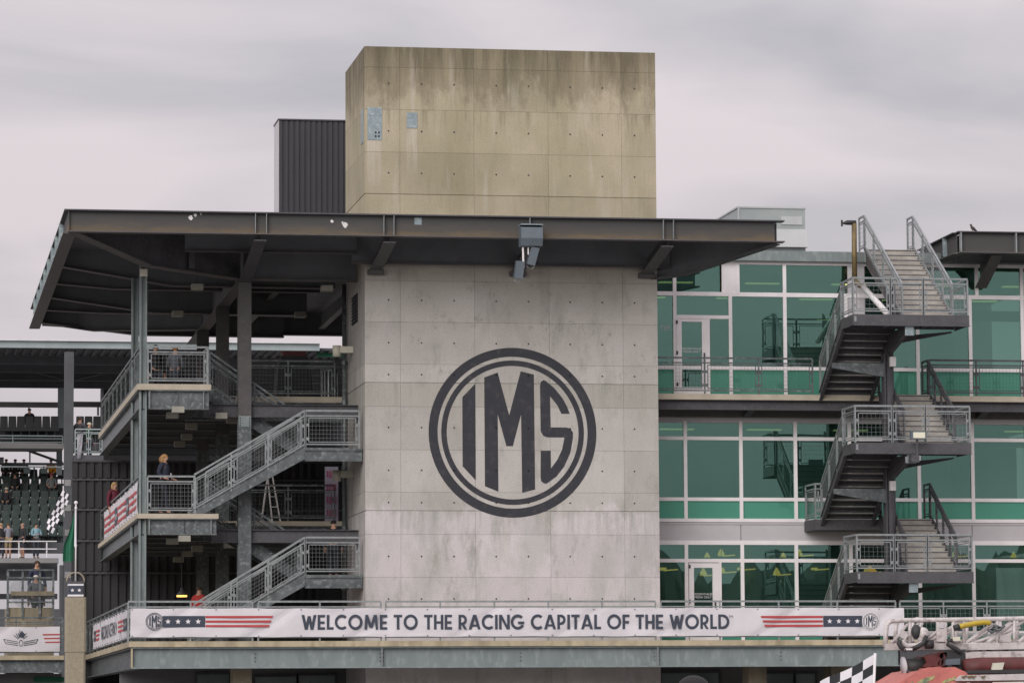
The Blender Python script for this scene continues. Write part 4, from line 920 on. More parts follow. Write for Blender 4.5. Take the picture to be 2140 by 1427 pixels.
# floodlight on the middle landing
x0, x1, z0, z1 = rect(1903, 901, 1935, 918, LY0-.35)
fl = thing('floodlight', 'square floodlight on a short dark post in front of the middle landing', 'floodlight', ((x0+x1)/2, LY0-.25, z0-.5))
MB().prism([(x0, LY0-.4, z0), (x1, LY0-.4, z0), (x1, LY0-.4, z1), (x0, LY0-.4, z1)], (0, .14, 0)).build('housing', 'speaker_grey', fl)
bx('lens', 'lens_off', fl, x0+.06, x1-.04, LY0-.412, LY0-.401, z0+.035, z1-.03)
xc = (x0+x1)/2-.02
MB().tube([(xc, LY0-.3, z0), (xc, LY0-.3, z0-.42)], .035, 8).build('post', 'dark_steel', fl); bx('bracket', 'dark_steel', fl, xc-.18, xc+.04, LY0-.36, LY0-.062, z0-.62, z0-.42)
bx('clamp', GAL, fl, xc-.28, xc-.2, LY0-.1, LY0-.061, z0-.62, z0-.45)
# wall lights on the tower side
for py, w in ((735, 'beside the upper floor'), (995, 'beside the middle floor')):
    c = atX(737, py, 0); o = thing('wall_light', 'cream wall light fixed to the tower side '+w, 'wall light', (0, c.y, c.z), 'wall lights on the tower side')
    bx('arm', 'cream_fixture', o, -.36, -.001, c.y-.12, c.y+.12, c.z-.04, c.z+.14); MB().tube([(-.45, c.y, c.z-.14), (-.45, c.y, c.z+.17)], .12, 12).build('head', 'cream_fixture', o, True)
# yellow warning block on the lowest landing
q = at(1822, 1190, LY0+.25); wf = thing('wet_floor_block', 'yellow plastic wedge lying on the lowest stair landing', 'wedge', (q.x, LY0+.3, LZ[2]))
MB().prism([(q.x-.12, LY0+.2, LZ[2]), (q.x+.14, LY0+.2, LZ[2]), (q.x+.1, LY0+.2, LZ[2]+.06), (q.x-.06, LY0+.2, LZ[2]+.16)], (0, .2, 0)).build('body', 'yellow_plastic', wf); bx('handle', 'black_rubber', wf, q.x-.05, q.x+.03, LY0+.27, LY0+.33, LZ[2]+.1, LZ[2]+.2)
# gooseneck shade lamp on the lower level of the pavilion
q = at(380, 1243, 6); gl = thing('shade_lamp', 'dark cone pendant lamp with glowing yellow rim above the lower deck', 'lamp', q)
MB().tube([q+Vector((0, 0, .22)), q+Vector((0, 0, .1)), q+Vector((0, 0, 0))], [.03, .07, .19], 14).build('shade', 'dark_steel', gl, True); MB().tube([q+Vector((0, 0, -.001)), q+Vector((0, 0, -.05))], .15, 14).build('bulb', 'pendant_glow', gl, True)
MB().tube([q+Vector((0, 0, .2)), q+Vector((0, 0, 3.0))], .012, 6).build('cord', 'black_rubber', gl)

# objects on the pavilion floors
q = at(690, 829, 5); tb = thing('litter_bin', 'slatted metal litter bin behind the upper railing next to the drain pipe', 'litter bin', (q.x, 5.2, 10.69))
for i in range(14):
    a = i*2*pi/14; p = Vector((q.x+.24*cos(a), 5.2+.24*sin(a), 0)); MB().bar(p+Vector((0, 0, 10.75)), p+Vector((0, 0, 11.5)), .035, .012, up=(cos(a), sin(a), 0)).build('slat', GAL, tb)
MB().tube([(q.x, 5.2, 10.70), (q.x, 5.2, 11.45)], .2, 14).build('liner', 'black_rubber', tb); MB().tube([(q.x, 5.2, 11.5), (q.x, 5.2, 11.55)], .27, 16).build('rim', 'galvanised_steel', tb)
q0 = at(575, 830, 6.5); q1 = at(655, 830, 6.5)
sk = thing('covered_equipment', 'bulky equipment under black cloth standing on the upper pavilion floor', 'equipment', (q0.x, 6.5, 10.69))
MB().prism([(q0.x, 6.2, 10.69), (q1.x, 6.2, 10.69), (q1.x-.12, 6.2, 11.7), (q1.x-.2, 6.2, 12.05), (q0.x+.15, 6.2, 12.05), (q0.x+.05, 6.2, 11.6)], (0, .9, 0)).build('cover', 'flag_black', sk)
bx('top_box', 'dark_red', sk, q0.x+.2, q1.x-.24, 6.3, 7.0, 12.052, 12.2)
x0, x1, z0, z1 = rect(679, 975, 707, 1087, 4.9); bn4 = thing('vertical_banner', 'tall lavender banner with pink marks on the middle floor beside the drain pipe', 'banner', (x0, 4.9, 7.153))
bx('sheet', 'lavender_vinyl', bn4, x0, x1, 4.9, 4.92, 7.16, z1)
for i in range(4):
    zc = z1-.2-i*.37
    for k in range(4): bx('mark', 'pink_print', bn4, x0+.05+k*.075, x0+.105+k*.075, 4.894, 4.899, zc-.1-(k % 2)*.03, zc+.08)
# step ladder on the middle floor
q = at(585, 1085, 5.5); sld = thing('step_ladder', 'white step ladder standing on the middle pavilion floor behind the railing', 'ladder', (q.x, 5.5, 7.153))
for s in (-1, 1): MB().bar((q.x+.12*s-.1, 5.5, 7.16), (q.x+.06*s-.32, 5.5, 8.75), .04, .03).build('stile', 'white_paint', sld)
for i in range(5): u = (i+.6)/5.4; MB().bar((q.x-.1-.22*u-.1, 5.5, 7.16+1.6*u), (q.x-.1-.22*u+.1, 5.5, 7.16+1.6*u), .06, .02).build('step', 'white_paint', sld)
MB().bar((q.x-.5, 5.9, 7.16), (q.x-.32, 5.52, 8.75), .04, .03).build('rear_leg', 'white_paint', sld)

# ------------------------------------------------------------------ star pillar with flagpole at the left
PYL = -3.2
x0, x1, z0, z1 = rect(136.5, 1247, 180, 1427, PYL)
pl = thing('gate_pillar', 'tan concrete gate pillar topped by a starred navy block and metal hoop', 'pillar', ((x0+x1)/2, PYL+.28, 0))
zj = at(158, 1362, PYL).z; w = (x1-x0)/2; xc = (x0+x1)/2; yc = PYL+w
def chbox(mb, hw, z0, z1, c=.05): mb.prism([(xc-hw+c, yc-hw, z0), (xc+hw-c, yc-hw, z0), (xc+hw, yc-hw+c, z0), (xc+hw, yc+hw-c, z0), (xc+hw-c, yc+hw, z0), (xc-hw+c, yc+hw, z0), (xc-hw, yc+hw-c, z0), (xc-hw, yc-hw+c, z0)], (0, 0, z1-z0)); return mb
chbox(MB(), w, zj+.008, z1).build('upper_shaft', 'precast', pl); chbox(MB(), w-.012, 0, zj).build('lower_shaft', 'precast', pl)
a0 = at(158, 1245, PYL).z; a1 = at(158, 1218, PYL).z; hw = (at(172, 1230, PYL).x-at(141, 1230, PYL).x)/2
o = bx('star_block', 'navy_print', pl, xc-hw, xc+hw, yc-hw, yc+hw, z1+.001, a1); Fp = Flat((0, yc-hw, 0), (1, 0, 0), (0, 0, 1), (0, -1, 0))
for z_, nm in ((z1+.02, 'white_band'), (a1-.06, 'white_band')): bx(nm, 'white_print', o, xc-hw-.006, xc+hw+.006, yc-hw-.006, yc+hw+.006, z_, z_+.05)
for s in (-1, 1): Fp.star(MB(), xc+s*.09, (z1+a1)/2, .055, .005).build('star', 'white_print', o)
bx('cap', 'dark_steel', pl, xc-hw-.03, xc+hw+.03, yc-hw-.03, yc+hw+.03, a1+.001, a1+.05)
rr = .23; MB().tube([(xc+rr*cos(t), yc, a1+.05+rr*1.05*sin(t)) for t in [i*pi/14 for i in range(15)]], .022, 8).build('hoop', 'precast', pl, True)
# flagpole and green flag
fp = thing('flagpole', 'slim white flagpole with a ball finial and hanging green flag on the gate pillar', 'flag', (xc, yc, a1+.05))
zt_ = at(157, 1052, PYL).z
MB().tube([(xc, yc, a1+.05), (xc, yc, zt_)], [.022, .018], 8).build('pole', 'white_paint', fp, True); MB().ball((xc, yc, zt_+.04), .05).build('finial', 'white_paint', fp, True)
for z_ in (zt_-.12, zt_-1.1): MB().tube([(xc, yc, z_), (xc, yc, z_+.05)], .035, 8).build('ring', 'white_paint', fp)
za_, zb_ = at(150, 1068, PYL).z, at(150, 1172, PYL).z; vs = []; nu = 8; nv = 14
for j in range(nv+1):
    v = j/nv
    for i in range(nu+1):
        u = i/nu; wd = .04+.24*min(1, v*1.6)
        vs.append((xc-.03-u*wd+.03*sin(v*5), yc+.05*sin(u*9+v*2)*min(1, v*3), za_+(zb_-za_)*v-.10*u*(1-v)))
MB().add(vs, [[j*(nu+1)+i, j*(nu+1)+i+1, (j+1)*(nu+1)+i+1, (j+1)*(nu+1)+i] for j in range(nv) for i in range(nu)]).build('flag_cloth', 'flag_green', fp, True)
MB().prism([(xc-.03, yc-.04, za_+.06), (xc-.005, yc-.04, za_+.06), (xc+.015, yc-.04, za_-1.0), (xc-.04, yc-.04, za_-.9)], (0, .02, 0)).build('sleeve', 'flag_white', fp)

# ------------------------------------------------------------------ left deck with winged emblem banner
LY = 14.0
x1 = at(134, 1370, LY).x; zt = at(60, 1369, LY).z; zs = at(60, 1378, LY).z; zb = at(60, 1405, LY).z
ldk = thing('left_deck', 'separate raised deck with tan edge at the far left behind the gate pillar', 'deck', (x1, LY, 0))
bx('slab', 'slab_edge', ldk, -40, x1, LY, 19.3, zs, zt); MB().ibeam((-40, LY+.2, (zs+zb)/2), (x1, LY+.2, (zs+zb)/2), zs-zb-.004, .24, .03, .02).build('front_beam', 'galvanised_steel', ldk)
railing(ldk, (-16, LY+.08, zt), (x1-.05, LY+.08, zt), 1.15, n=6, m='galvanised_steel')
bx('ground_wall', 'interior_grey', ldk, -40, x1, LY+1.5, LY+1.7, 0, zb-.01)
for px0, px1 in ((70, 134),):
    a = at(px0, 1414, LY+1.4); b = at(px1, 1414, LY+1.4); bx('window', 'window_sheen', ldk, a.x, b.x, LY+1.44, LY+1.49, 1, at(100, 1425, LY+1.4).z); bx('sign_strip', 'flag_green', ldk, a.x, b.x, LY+1.44, LY+1.49, at(100, 1424, LY+1.4).z, a.z)
bz0 = at(60, 1361, LY).z; bz1 = at(60, 1309, LY).z; bxr = at(125, 1335, LY).x; bxl = bxr-4.2
b5 = banner_sheet('emblem_banner', 'white banner with winged wheel emblem and red stripes on the far left deck', (bxl, LY, bz0), (1, 0, 0), (0, 0, 1), (0, -1, 0), bxr-bxl, bz1-bz0)
F5 = Flat((0, LY, 0), (1, 0, 0), (0, 0, 1), (0, -1, 0)); pxm = at(101, 1335, LY).x-at(100, 1335, LY).x
def L5(px, py): q = at(px, py, LY); return (q.x, q.z)
def stroke(mb, p, q_, w, k):
    a = Vector(L5(*p)); b = Vector(L5(*q_)); d = (b-a).normalized(); n_ = Vector((-d.y, d.x))*w*pxm/2
    F5.poly(mb, [tuple(a-n_), tuple(b-n_), tuple(b+n_), tuple(a+n_)], k)
for sg in (-1, 1):
    q = MB(); X5 = lambda x: 43.5+sg*x
    for i, (p, e) in enumerate((((6, 1341), (36, 1335)), ((36, 1335), (31, 1344)), ((31, 1344), (6, 1348)), ((6, 1344.5), (30, 1340)))): stroke(q, (X5(p[0]), p[1]), (X5(e[0]), e[1]), 1.4, .004+.0013*i)
    q.build('wing', 'navy_print', b5)
for i in range(8):
    a = radians(28+i*17.5); r1 = 19+2*sin(i*2.1); q = MB(); stroke(q, (43.5+6*cos(a), 1337-6*sin(a)), (43.5+r1*cos(a)*.8, 1337-r1*sin(a)), 1.5 if i != 3 else 3.5, .0042+.0013*i); q.build('ray', 'navy_print', b5)
c = L5(44, 1343); F5.ring(MB(), c[0], c[1], 5.5*pxm, 7*pxm, .0065, sx=.6, n=24).build('wheel', 'navy_print', b5); c = L5(46, 1326); F5.ring(MB(), c[0], c[1], .5*pxm, 6*pxm, .0065, n=20).build('hub', 'navy_print', b5)
for i in range(3): F5.poly(MB(), [L5(89+i*2.4, 1324+i*8), L5(125, 1323.5+i*8), L5(125, 1326.5+i*8), L5(89.8+i*2.4, 1327+i*8)], .004).build('stripe', 'red_print', b5)

# ------------------------------------------------------------------ grandstand far behind on the left
gs = thing('grandstand', 'far grandstand with pale roof edge, dark underside and two seating tiers', 'grandstand', (-8, 80, 0))
def gbox(name, m, px0, py0, px1, py1, Y, dep, parent=None):
    x0, x1, z0, z1 = rect(px0, py0, px1, py1, Y); return bx(name, m, parent or gs, x0, x1, Y, Y+dep, z0, z1)
gx0 = -16.0
xr1 = at(668, 720, 80).x; xr2 = at(735, 720, 80).x
zf1, zf0 = at(100, 713, 80).z, at(100, 727, 80).z
bx('roof_fascia', 'stand_steel', gs, gx0, xr1, 80, 80.3, zf0, zf1); bx('roof_cap', 'white_rail', gs, gx0, xr1, 79.8, 80.4, zf1+.002, zf1+.07)
bx('roof_fascia', 'flag_green', gs, xr1+.01, xr2+4, 81, 81.3, zf0-.2, zf1-.1)
zd = at(0, 800, 102).z
bx('roof_deck', 'stand_dark', gs, gx0, xr2+4, 80.31, 102, zf0+.05, zf0+.15)
rb = None
for i in range(70):
    x = gx0+i*.42
    if x > xr2+3: break
    if rb is None: rb = bx('roof_rib', 'stand_dark', gs, x, x+.16, 80.4, 101.9, zf0-.03, zf0+.048); rx = x
    else: share(rb, (x-rx, 0, 0), gs)
for y in (84, 88.5, 93, 97.5): bx('roof_purlin', 'stand_dark', gs, gx0, xr2+3, y, y+.25, zf0-.42, zf0-.031)
gbox('rear_beam', 'stand_dark', -300, 800, 668, 811, 102.1, .3)
for px in (147, 420):
    a = at(px, 740, 90); MB().bar((a.x, 90, zf0-.4), (a.x, 90, 8), .32, .3).build('roof_column', 'stand_dark', gs)
    for s in (-1, 1): MB().tube([(a.x, 90, at(px, 796, 90).z), (a.x+s*1.6, 90, zf0-.3)], .06, 8).build('roof_brace', 'stand_dark', gs)
gbox('rear_band', 'stand_concrete', -200, 839, 129, 850, 101, .3); gbox('rear_band', 'stand_concrete', 150, 839, 215, 850, 101, .3)
gbox('rear_post', 'stand_steel', 121, 808, 134, 935, 100, .3); gbox('rear_post', 'stand_steel', 59, 850, 62, 868, 100, .1); gbox('rear_post', 'stand_steel', 203, 850, 207, 868, 100, .1)
# upper tier seats
SY = 88
zs1 = at(60, 912, SY).z
gbox('tier_slab', 'stand_concrete', -200, 926, 133, 936, SY-.6, 2.5)
gbox('tier_slab', 'stand_dark', 150, 926, 214, 940, SY-.6, 2.5)
gbox('tier_back', 'seat_black', -200, 893, 133, 925, SY+.6, .2); gbox('tier_back', 'seat_black', 152, 893, 214, 925, SY+.6, .2)
def seat_mesh(m, hgt=1.0):
    q = MB(); q.prism([(-.21, 0, hgt*.45), (.21, 0, hgt*.45), (.19, .02, hgt), (.15, .03, hgt+.02), (-.15, .03, hgt+.02), (-.19, .02, hgt)], (0, .05, 0)); q.box(-.21, .21, -.40, -.004, hgt*.40, hgt*.45); q.box(-.03, .03, -.25, -.1, 0, hgt*.40-.001); return q
s0 = None; k = 0
seats = []
def put_seat(x, Y, z, m, hgt, label, group):
    global s0
    key = (m, hgt)
    if key not in SEATS: o = seat_mesh(m, hgt).build('stadium_seat', m); SEATS[key] = o
    else: o = SEATS[key].copy(); COL.objects.link(o)
    o.location = (x, Y, z); tag(o, label, 'seat', group); return o
SEATS = {}
pitch = at(77.6, 890, SY).x-at(60, 890, SY).x
for i in range(12):
    px = 8+17.7*i
    if 128 < px < 155: continue
    q = at(px, 912, SY); put_seat(q.x, SY, q.z-.25, 'seat_black', 1.25, 'black stadium seat in the upper row of the far grandstand, %s from the left' % ORD[i], 'upper tier seats')
r = railing(gs, (gx0+2, SY-.5, at(60, 928, SY-.5).z), (at(131, 928, SY-.5).x, SY-.5, at(60, 928, SY-.5).z), .42, n=4, m='stand_steel', infill=False)
# open bracing between the tiers
a = at(44, 936, 90); b = at(131, 967, 90); MB().bar(a, b, .12, .12).build('brace', 'stand_dark', gs)
gbox('tie_pipe', 'stand_dark', -200, 966, 134, 971, 90, .15); gbox('tie_pipe', 'stand_steel', -200, 973, 134, 976, 89, .15)
for px in (61, 70): gbox('hanger', 'stand_dark', px, 936 if px == 61 else 976, px+3, 966 if px == 61 else 1004, 89.5, .1)
gbox('hanger', 'stand_steel', 118, 936, 130, 992, 90.5, .2); gbox('ledge', 'stand_dark', -20, 955, 8, 968, 89, .2)
for px in (49, 84):
    x0, x1, z0, z1 = rect(px, 978, px+15, 989, 88.5)
    mo = thing('hanging_monitor', 'small dark monitor hanging under the upper tier, %s of the two' % ('left' if px == 49 else 'right'), 'monitor', ((x0+x1)/2, 88.5, z0))
    MB().prism([(x0, 88.5, z1), (x1, 88.5, z1), (x1-.04, 88.5, z0), (x0+.04, 88.5, z0)], (0, .3, 0)).build('case', 'seat_green', mo); bx('mount', 'stand_dark', mo, (x0+x1)/2-.03, (x0+x1)/2+.03, 88.6, 88.66, z1+.001, z1+.12)
# lower tier: stepped rows of green seats
for i in range(9):
    Y = 86+.85*i; py = 1134-15.0*i; z = at(60, py, Y).z
    bx('riser', 'stand_dark', gs, gx0, at(140, py, Y).x, Y-.42, Y+.43, z-.5, z)
    for k in range(8):
        px = -8+19.6*k+(i % 2)*3
        if px > 132: continue
        q = at(px, py, Y)
        put_seat(q.x, Y+.2, z, 'seat_green', .82, 'dark green seat of the lower tier, row %s above the walkway, %s from the left' % (ORD[i], ORD[k]), 'lower tier seats')
        if k % 1 == 0: bx('seat_bracket', 'white_rail', gs, q.x+.235, q.x+.27, Y+.0, Y+.04, z+.42, z+.50)
Yw = 84.5; zw = at(60, 1166, Yw).z
bx('walkway', 'stand_concrete', gs, gx0, at(122, 1170, Yw).x, Yw-.3, 85.5, at(60, 1176, Yw).z, zw)
xw = at(118, 1150, Yw).x
for px in (-40, 39, 97):
    q = at(px, 1166, Yw); bx('walkway_post', 'white_rail', gs, q.x-.03, q.x+.03, Yw-.25, Yw-.19, zw, at(px, 1131, Yw).z)
for py in (1131, 1147): z = at(60, py, Yw).z; bx('walkway_rail', 'white_rail', gs, gx0, xw, Yw-.3, Yw-.255, z-.025, z+.025)
gbox('under_beam', 'stand_dark', -200, 1177, 120, 1212, 86, .4); gbox('under_band', 'stand_dark', -200, 1240, 120, 1251, 88, .4); gbox('base_wall', 'stand_dark', -200, 1272, 140, 1330, 82, .4)
# dark tier that fills the view behind the pavilion
x0, x1, z0, z1 = rect(216, 806, 760, 985, 100); bx('rear_tier', 'stand_dark', gs, x0, x1, 100, 103, z0, z1)
for i in range(9):
    py = 822+i*15; gbox('tier_step', 'seat_black', 216, py, 700, py+8, 99.7, .28)
# big dark column and stair head beside it
x0, x1, z0, z1 = rect(134, 735, 153, 1300, 60); bx('stair_column', 'stand_dark', gs, x0, x1, 60, 60.5, 0, z1); x0b, x1b, _, _ = rect(120, 1180, 134, 1280, 60)
bx('stair_column', 'stand_dark', gs, x0b+.1, x0-.01, 60.1, 60.5, 0, at(127, 1180, 60).z)
for py in (1008, 1060, 1112, 1160, 1200): 
    q = at(141, py, 60); bx('gusset', 'stand_concrete', gs, q.x-.12, q.x+.14, 59.96, 59.999, q.z-.15, q.z+.12)
zp = at(180, 952, 60).z
bx('stair_head', 'stand_dark', gs, x1+.01, at(215, 952, 60).x, 59.5, 62, zp-.3, zp)
railing(gs, (x1+.05, 59.6, zp), (at(212, 952, 60).x, 59.6, zp), 1.1, n=2, m='stand_steel', gap=.25)
# fenced stand near the left deck
FY = 18.0
fx0, fx1, fz0, fz1 = rect(15, 1191, 113, 1292, FY)
fc = thing('fenced_stand', 'chain link fenced spectator stand on a tan concrete kerb at the far left', 'fence', (fx0, FY, 0))
bx('kerb', 'stained_concrete', fc, fx0, fx1, FY-.1, FY+2.5, fz0-2, at(60, 1269, FY).z)
for px in (16, 47, 83, 111): q = at(px, 1230, FY); MB().bar((q.x, FY-.13, fz0), (q.x, FY-.13, fz1), .07, .05).build('post', 'galvanised_steel', fc)
for py in (1191, 1207, 1258): z = at(60, py, FY).z; MB().bar((fx0, FY-.18, z), (fx1, FY-.18, z), .05, .05).build('rail', 'galvanised_steel', fc)
z = at(60, 1240, FY).z; bx('board', 'stained_concrete', fc, fx0+.1, fx1, FY-.25, FY-.205, z-.07, z+.07)
q = MB(); za, zb = at(60, 1206, FY).z, at(60, 1268, FY).z; n = 26
for i in range(-10, n):
    for s in (0, 1):
        u0 = fx0+(fx1-fx0)*i/n; u1 = u0+(za-zb)
        a, b = (u0, zb), (u1, za)
        if s: a, b = (u0, za), (u1, zb)
        if a[0] < fx0: t = (fx0-a[0])/(b[0]-a[0]); a = (fx0, a[1]+(b[1]-a[1])*t)
        if b[0] > fx1: t = (fx1-a[0])/(b[0]-a[0]); b = (fx1, a[1]+(b[1]-a[1])*t)
        if b[0] > a[0]+.01: q.bar((a[0], FY-.14, a[1]), (b[0], FY-.14, b[1]), .008, .008, up=(0, 1, 0))
stuff(q.build('chain_link', 'galvanised_steel', fc))

# ------------------------------------------------------------------ people
def skinned(name, verts, edges, rad, m, parent, sub=1):
    me = bpy.data.meshes.new(name); me.from_pydata(verts, edges, []); me.update()
    o = bpy.data.objects.new(name, me); COL.objects.link(o); o.parent = parent
    md = o.modifiers.new('skin', 'SKIN'); md.use_smooth_shade = True
    for i, r in enumerate(rad):
        sv = me.skin_vertices[0].data[i]; sv.radius = (r, r) if not isinstance(r, tuple) else r; sv.use_root = (i == 0)
    s = o.modifiers.new('sub', 'SUBSURF'); s.levels = sub; s.render_levels = sub
    me.materials.append(M[m]); return o
def person(label, loc, face, h=1.72, top=(.05, .05, .06), legs=(.04, .045, .06), hair=(.05, .03, .02), pose='stand', arms='down', cap=None, long_hair=False, tilt=0, extra=None, legs_bare=False, sleeves=True):
    """faces local -Y; face = turn in degrees about the vertical (0 looks at the camera side)"""
    t = thing('person', label, 'person', loc); t.rotation_euler = (0, 0, radians(face))
    k = h/1.72
    if pose == 'sit': pz = .50; kn = [(.10, -.42, .50), (.10, -.44, .09)]; ft = (.10, -.55, .04)
    else: pz = .93; kn = [(.09, -.03, .49), (.09, .02, .09)]; ft = (.09, -.12, .035)
    dz = pz-.93; ly = -tilt
    def S(y, z): return (0, y+ly*(z-.93)/.6, z+dz)
    V = [S(0, .93), S(.0, 1.10), S(-.01, 1.28), S(.01, 1.42), S(.0, 1.50), S(-.02, 1.58), S(-.02, 1.67)]
    E_ = [(0, 1), (1, 2), (2, 3), (3, 4), (4, 5), (5, 6)]; Rr = [.135, .125, .145, .09, .055, .085, .07]
    V.append((0, V[5][1]-.10, V[5][2]+.005)); E_.append((5, 7)); Rr.append(.018)      # nose
    arm = {'down': ((.23, .02, 1.13), (.25, -.06, .90), (.25, -.09, .80)), 'front': ((.24, -.06, 1.14), (.14, -.26, 1.12), (.09, -.33, 1.14)),
           'walk': ((.25, .08, 1.15), (.27, -.12, 1.02), (.27, -.2, 1.0)), 'rail': ((.25, -.12, 1.18), (.26, -.32, 1.05), (.25, -.40, 1.03)), 'lap': ((.22, -.06, 1.14), (.14, -.28, 1.02), (.10, -.36, 1.0))}[arms]
    T_v = [V[0], V[1], V[2], V[3]]; T_e = [(0, 1), (1, 2), (2, 3)]; T_r = [.152, .145, .162, .10]
    L_v = [V[0]]; L_e = []; L_r = [.15]
    for s in (-1, 1):
        b = len(V); sh = (s*.18, V[3][1], V[3][2]-.03)
        V.append(sh); E_.append((3, b)); Rr.append(.065); prev = b; tb = len(T_v); T_v.append(sh); T_e.append((3, tb)); T_r.append(.08); tp = tb
        for j, (x, y, z) in enumerate(arm):
            p = (s*x, y+ly*(z-.93)/.6, z+dz); V.append(p); E_.append((prev, len(V)-1)); Rr.append((.046, .034, .032)[j]); prev = len(V)-1
            if j < (2 if sleeves else 1): T_v.append(p); T_e.append((tp, len(T_v)-1)); T_r.append((.06, .046)[j]); tp = len(T_v)-1
        # three finger stubs and a thumb so the hand reads as a hand
        hp = Vector(V[prev]); dn = (hp-Vector(V[prev-1])).normalized()
        for d in ((-.016, 0), (.0, 0), (.016, 0)):
            V.append(tuple(hp+dn*.07+Vector((d[0], 0, 0)))); E_.append((prev, len(V)-1)); Rr.append(.010)
        V.append(tuple(hp+Vector((-s*.035, -.02, -.01)))); E_.append((prev-1, len(V)-1)); Rr.append(.011)
        hpv = (s*.09, V[0][1], V[0][2]-.04); V.append(hpv); E_.append((0, len(V)-1)); Rr.append(.10); prev = len(V)-1
        L_v.append(hpv); L_e.append((0, len(L_v)-1)); L_r.append(.115); lp = len(L_v)-1
        for j, (x, y, z) in enumerate(kn):
            st = (.10*s if arms == 'walk' and pose == 'stand' else 0)
            V.append((s*x, y+st*(j+1)*.8, z)); E_.append((prev, len(V)-1)); Rr.append((.065, .042)[j]); prev = len(V)-1
            if j == 0 or not legs_bare: L_v.append(V[-1]); L_e.append((lp, len(L_v)-1)); L_r.append((.085, .066)[j]); lp = len(L_v)-1
        V.append((s*ft[0], ft[1]+(.16*s if arms == 'walk' and pose == 'stand' else 0), ft[2])); E_.append((prev, len(V)-1)); Rr.append(.04)
    sc = lambda L: [(x*k, y*k, z*k) for x, y, z in L]
    skinned('body', sc(V), E_, [r*k for r in Rr], 'skin', t, 2 if extra else 1)
    skinned('jacket' if sleeves else 'shirt', sc(T_v), T_e, [r*k for r in T_r], cloth(top), t)
    skinned('trousers' if not legs_bare else 'shorts', sc(L_v), L_e, [r*k for r in L_r], cloth(legs), t)
    hc = Vector(V[5])*k; o0 = org(t)
    hm = cloth(cap or hair)
    q = MB().ball(hc+Vector((0, .018, .045))*k+o0, (.092*k, .105*k, .085*k), 12, 6, z0=-.15)
    if cap: q.prism([hc+Vector(p)*k+o0 for p in ((-.07, -.07, .05), (.07, -.07, .05), (.05, -.17, .035), (-.05, -.17, .035))], (0, 0, .012))
    q.build('cap' if cap else 'hair', hm, t, True)
    if long_hair: MB().ball(hc+Vector((0, .05, -.03))*k+o0, (.11*k, .08*k, .15*k), 10, 7).ball(hc+Vector((.03, .13, -.02))*k+o0, (.06*k, .07*k, .10*k), 8, 6).build('long_hair', cloth(hair), t, True)
    for s in (-1, 1):
        MB().ball(hc+Vector((s*.03, -.078, .02))*k+o0, .011*k, 6, 4).build('eye', 'black_rubber', t)
    if pose != 'sit':
        for s in (-1, 1): MB().ball(Vector((s*.09, -.05+(.16*s if arms == 'walk' else 0), .04))*k+o0, (.05*k, .13*k, .045*k), 8, 5).build('shoe', 'black_rubber', t, True)
    return t
def pers(label, px, py, Y, z=None, **kw):
    q = at(px, py, Y); return person(label, (q.x, Y, q.z if z is None else z), **kw)
w_ = pers('woman with blowing blonde hair in a dark coat and lanyard on the lower platform', 343, 1072, .95, z=7.153, face=62, h=1.68, top=(.02, .025, .045), legs=(.018, .02, .032), hair=(.36, .20, .08), long_hair=True, arms='walk', extra=True)
b0 = w_.location
MB().box(b0.x-.02, b0.x+.06, b0.y-.20, b0.y-.19, b0.z+1.02, b0.z+1.14).build('badge', 'white_print', w_)
pers('blonde person in maroon top behind the striped platform banner', 239, 1080, 13.5, z=7.153, face=35, h=1.68, top=(.12, .012, .03), hair=(.34, .22, .10), long_hair=True)
pers('person in a bright red shirt at the foot of the left stairs', 416, 1335, 3.2, z=DZ, face=140, h=1.66, top=(.42, .035, .03), hair=(.05, .03, .02))
pers('person in black hooded jacket standing on the upper platform', 325, 800, 7.5, z=10.69, face=20, h=1.78, top=(.012, .012, .016), cap=(.012, .012, .016))
pers('red haired person seated low behind the upper platform railing', 366, 800, 1.9, z=10.69, face=160, h=1.6, top=(.10, .11, .13), hair=(.40, .17, .06), pose='sit', arms='lap')
pers('dark haired person half hidden behind the lower stair landing', 697, 1190, 2.6, z=5.5, face=170, h=1.62, top=(.02, .02, .024), hair=(.015, .012, .01))
zr_ = lambda i: at(60, 1134-15.0*i, 86+.85*i).z
for px, i, lab, kw in ((12, 8, 'leftmost dark clad spectator in the back row of the lower tier', dict(top=(.02, .02, .022), cap=(.02, .02, .02))), (31, 8, 'spectator in black jacket and cap second from left in the back row', dict(top=(.016, .016, .018), cap=(.015, .015, .016))),
                       (49, 8, 'spectator in dark grey top third from left in the back row', dict(top=(.03, .032, .034))), (106, 8, 'spectator in a bright yellow orange jacket in the back row', dict(top=(.75, .33, .02), cap=(.04, .035, .03))),
                       (107, 6, 'spectator with pink cap and grey shirt below the yellow jacket', dict(top=(.24, .25, .26), cap=(.50, .05, .08), sleeves=False)), (31, 6, 'spectator in black with a small white mark below the back row', dict(top=(.016, .016, .018), cap=(.03, .03, .03))),
                       (13, 4, 'spectator in black with a cream cap in the middle of the lower tier', dict(top=(.014, .014, .016), cap=(.55, .5, .36)))):
    Y = 86+.85*i; pers(lab, px, 1100, Y-.1, z=zr_(i), face=random.uniform(-15, 15), pose='sit', arms='lap', h=1.8, legs=(.03, .03, .035), **kw)
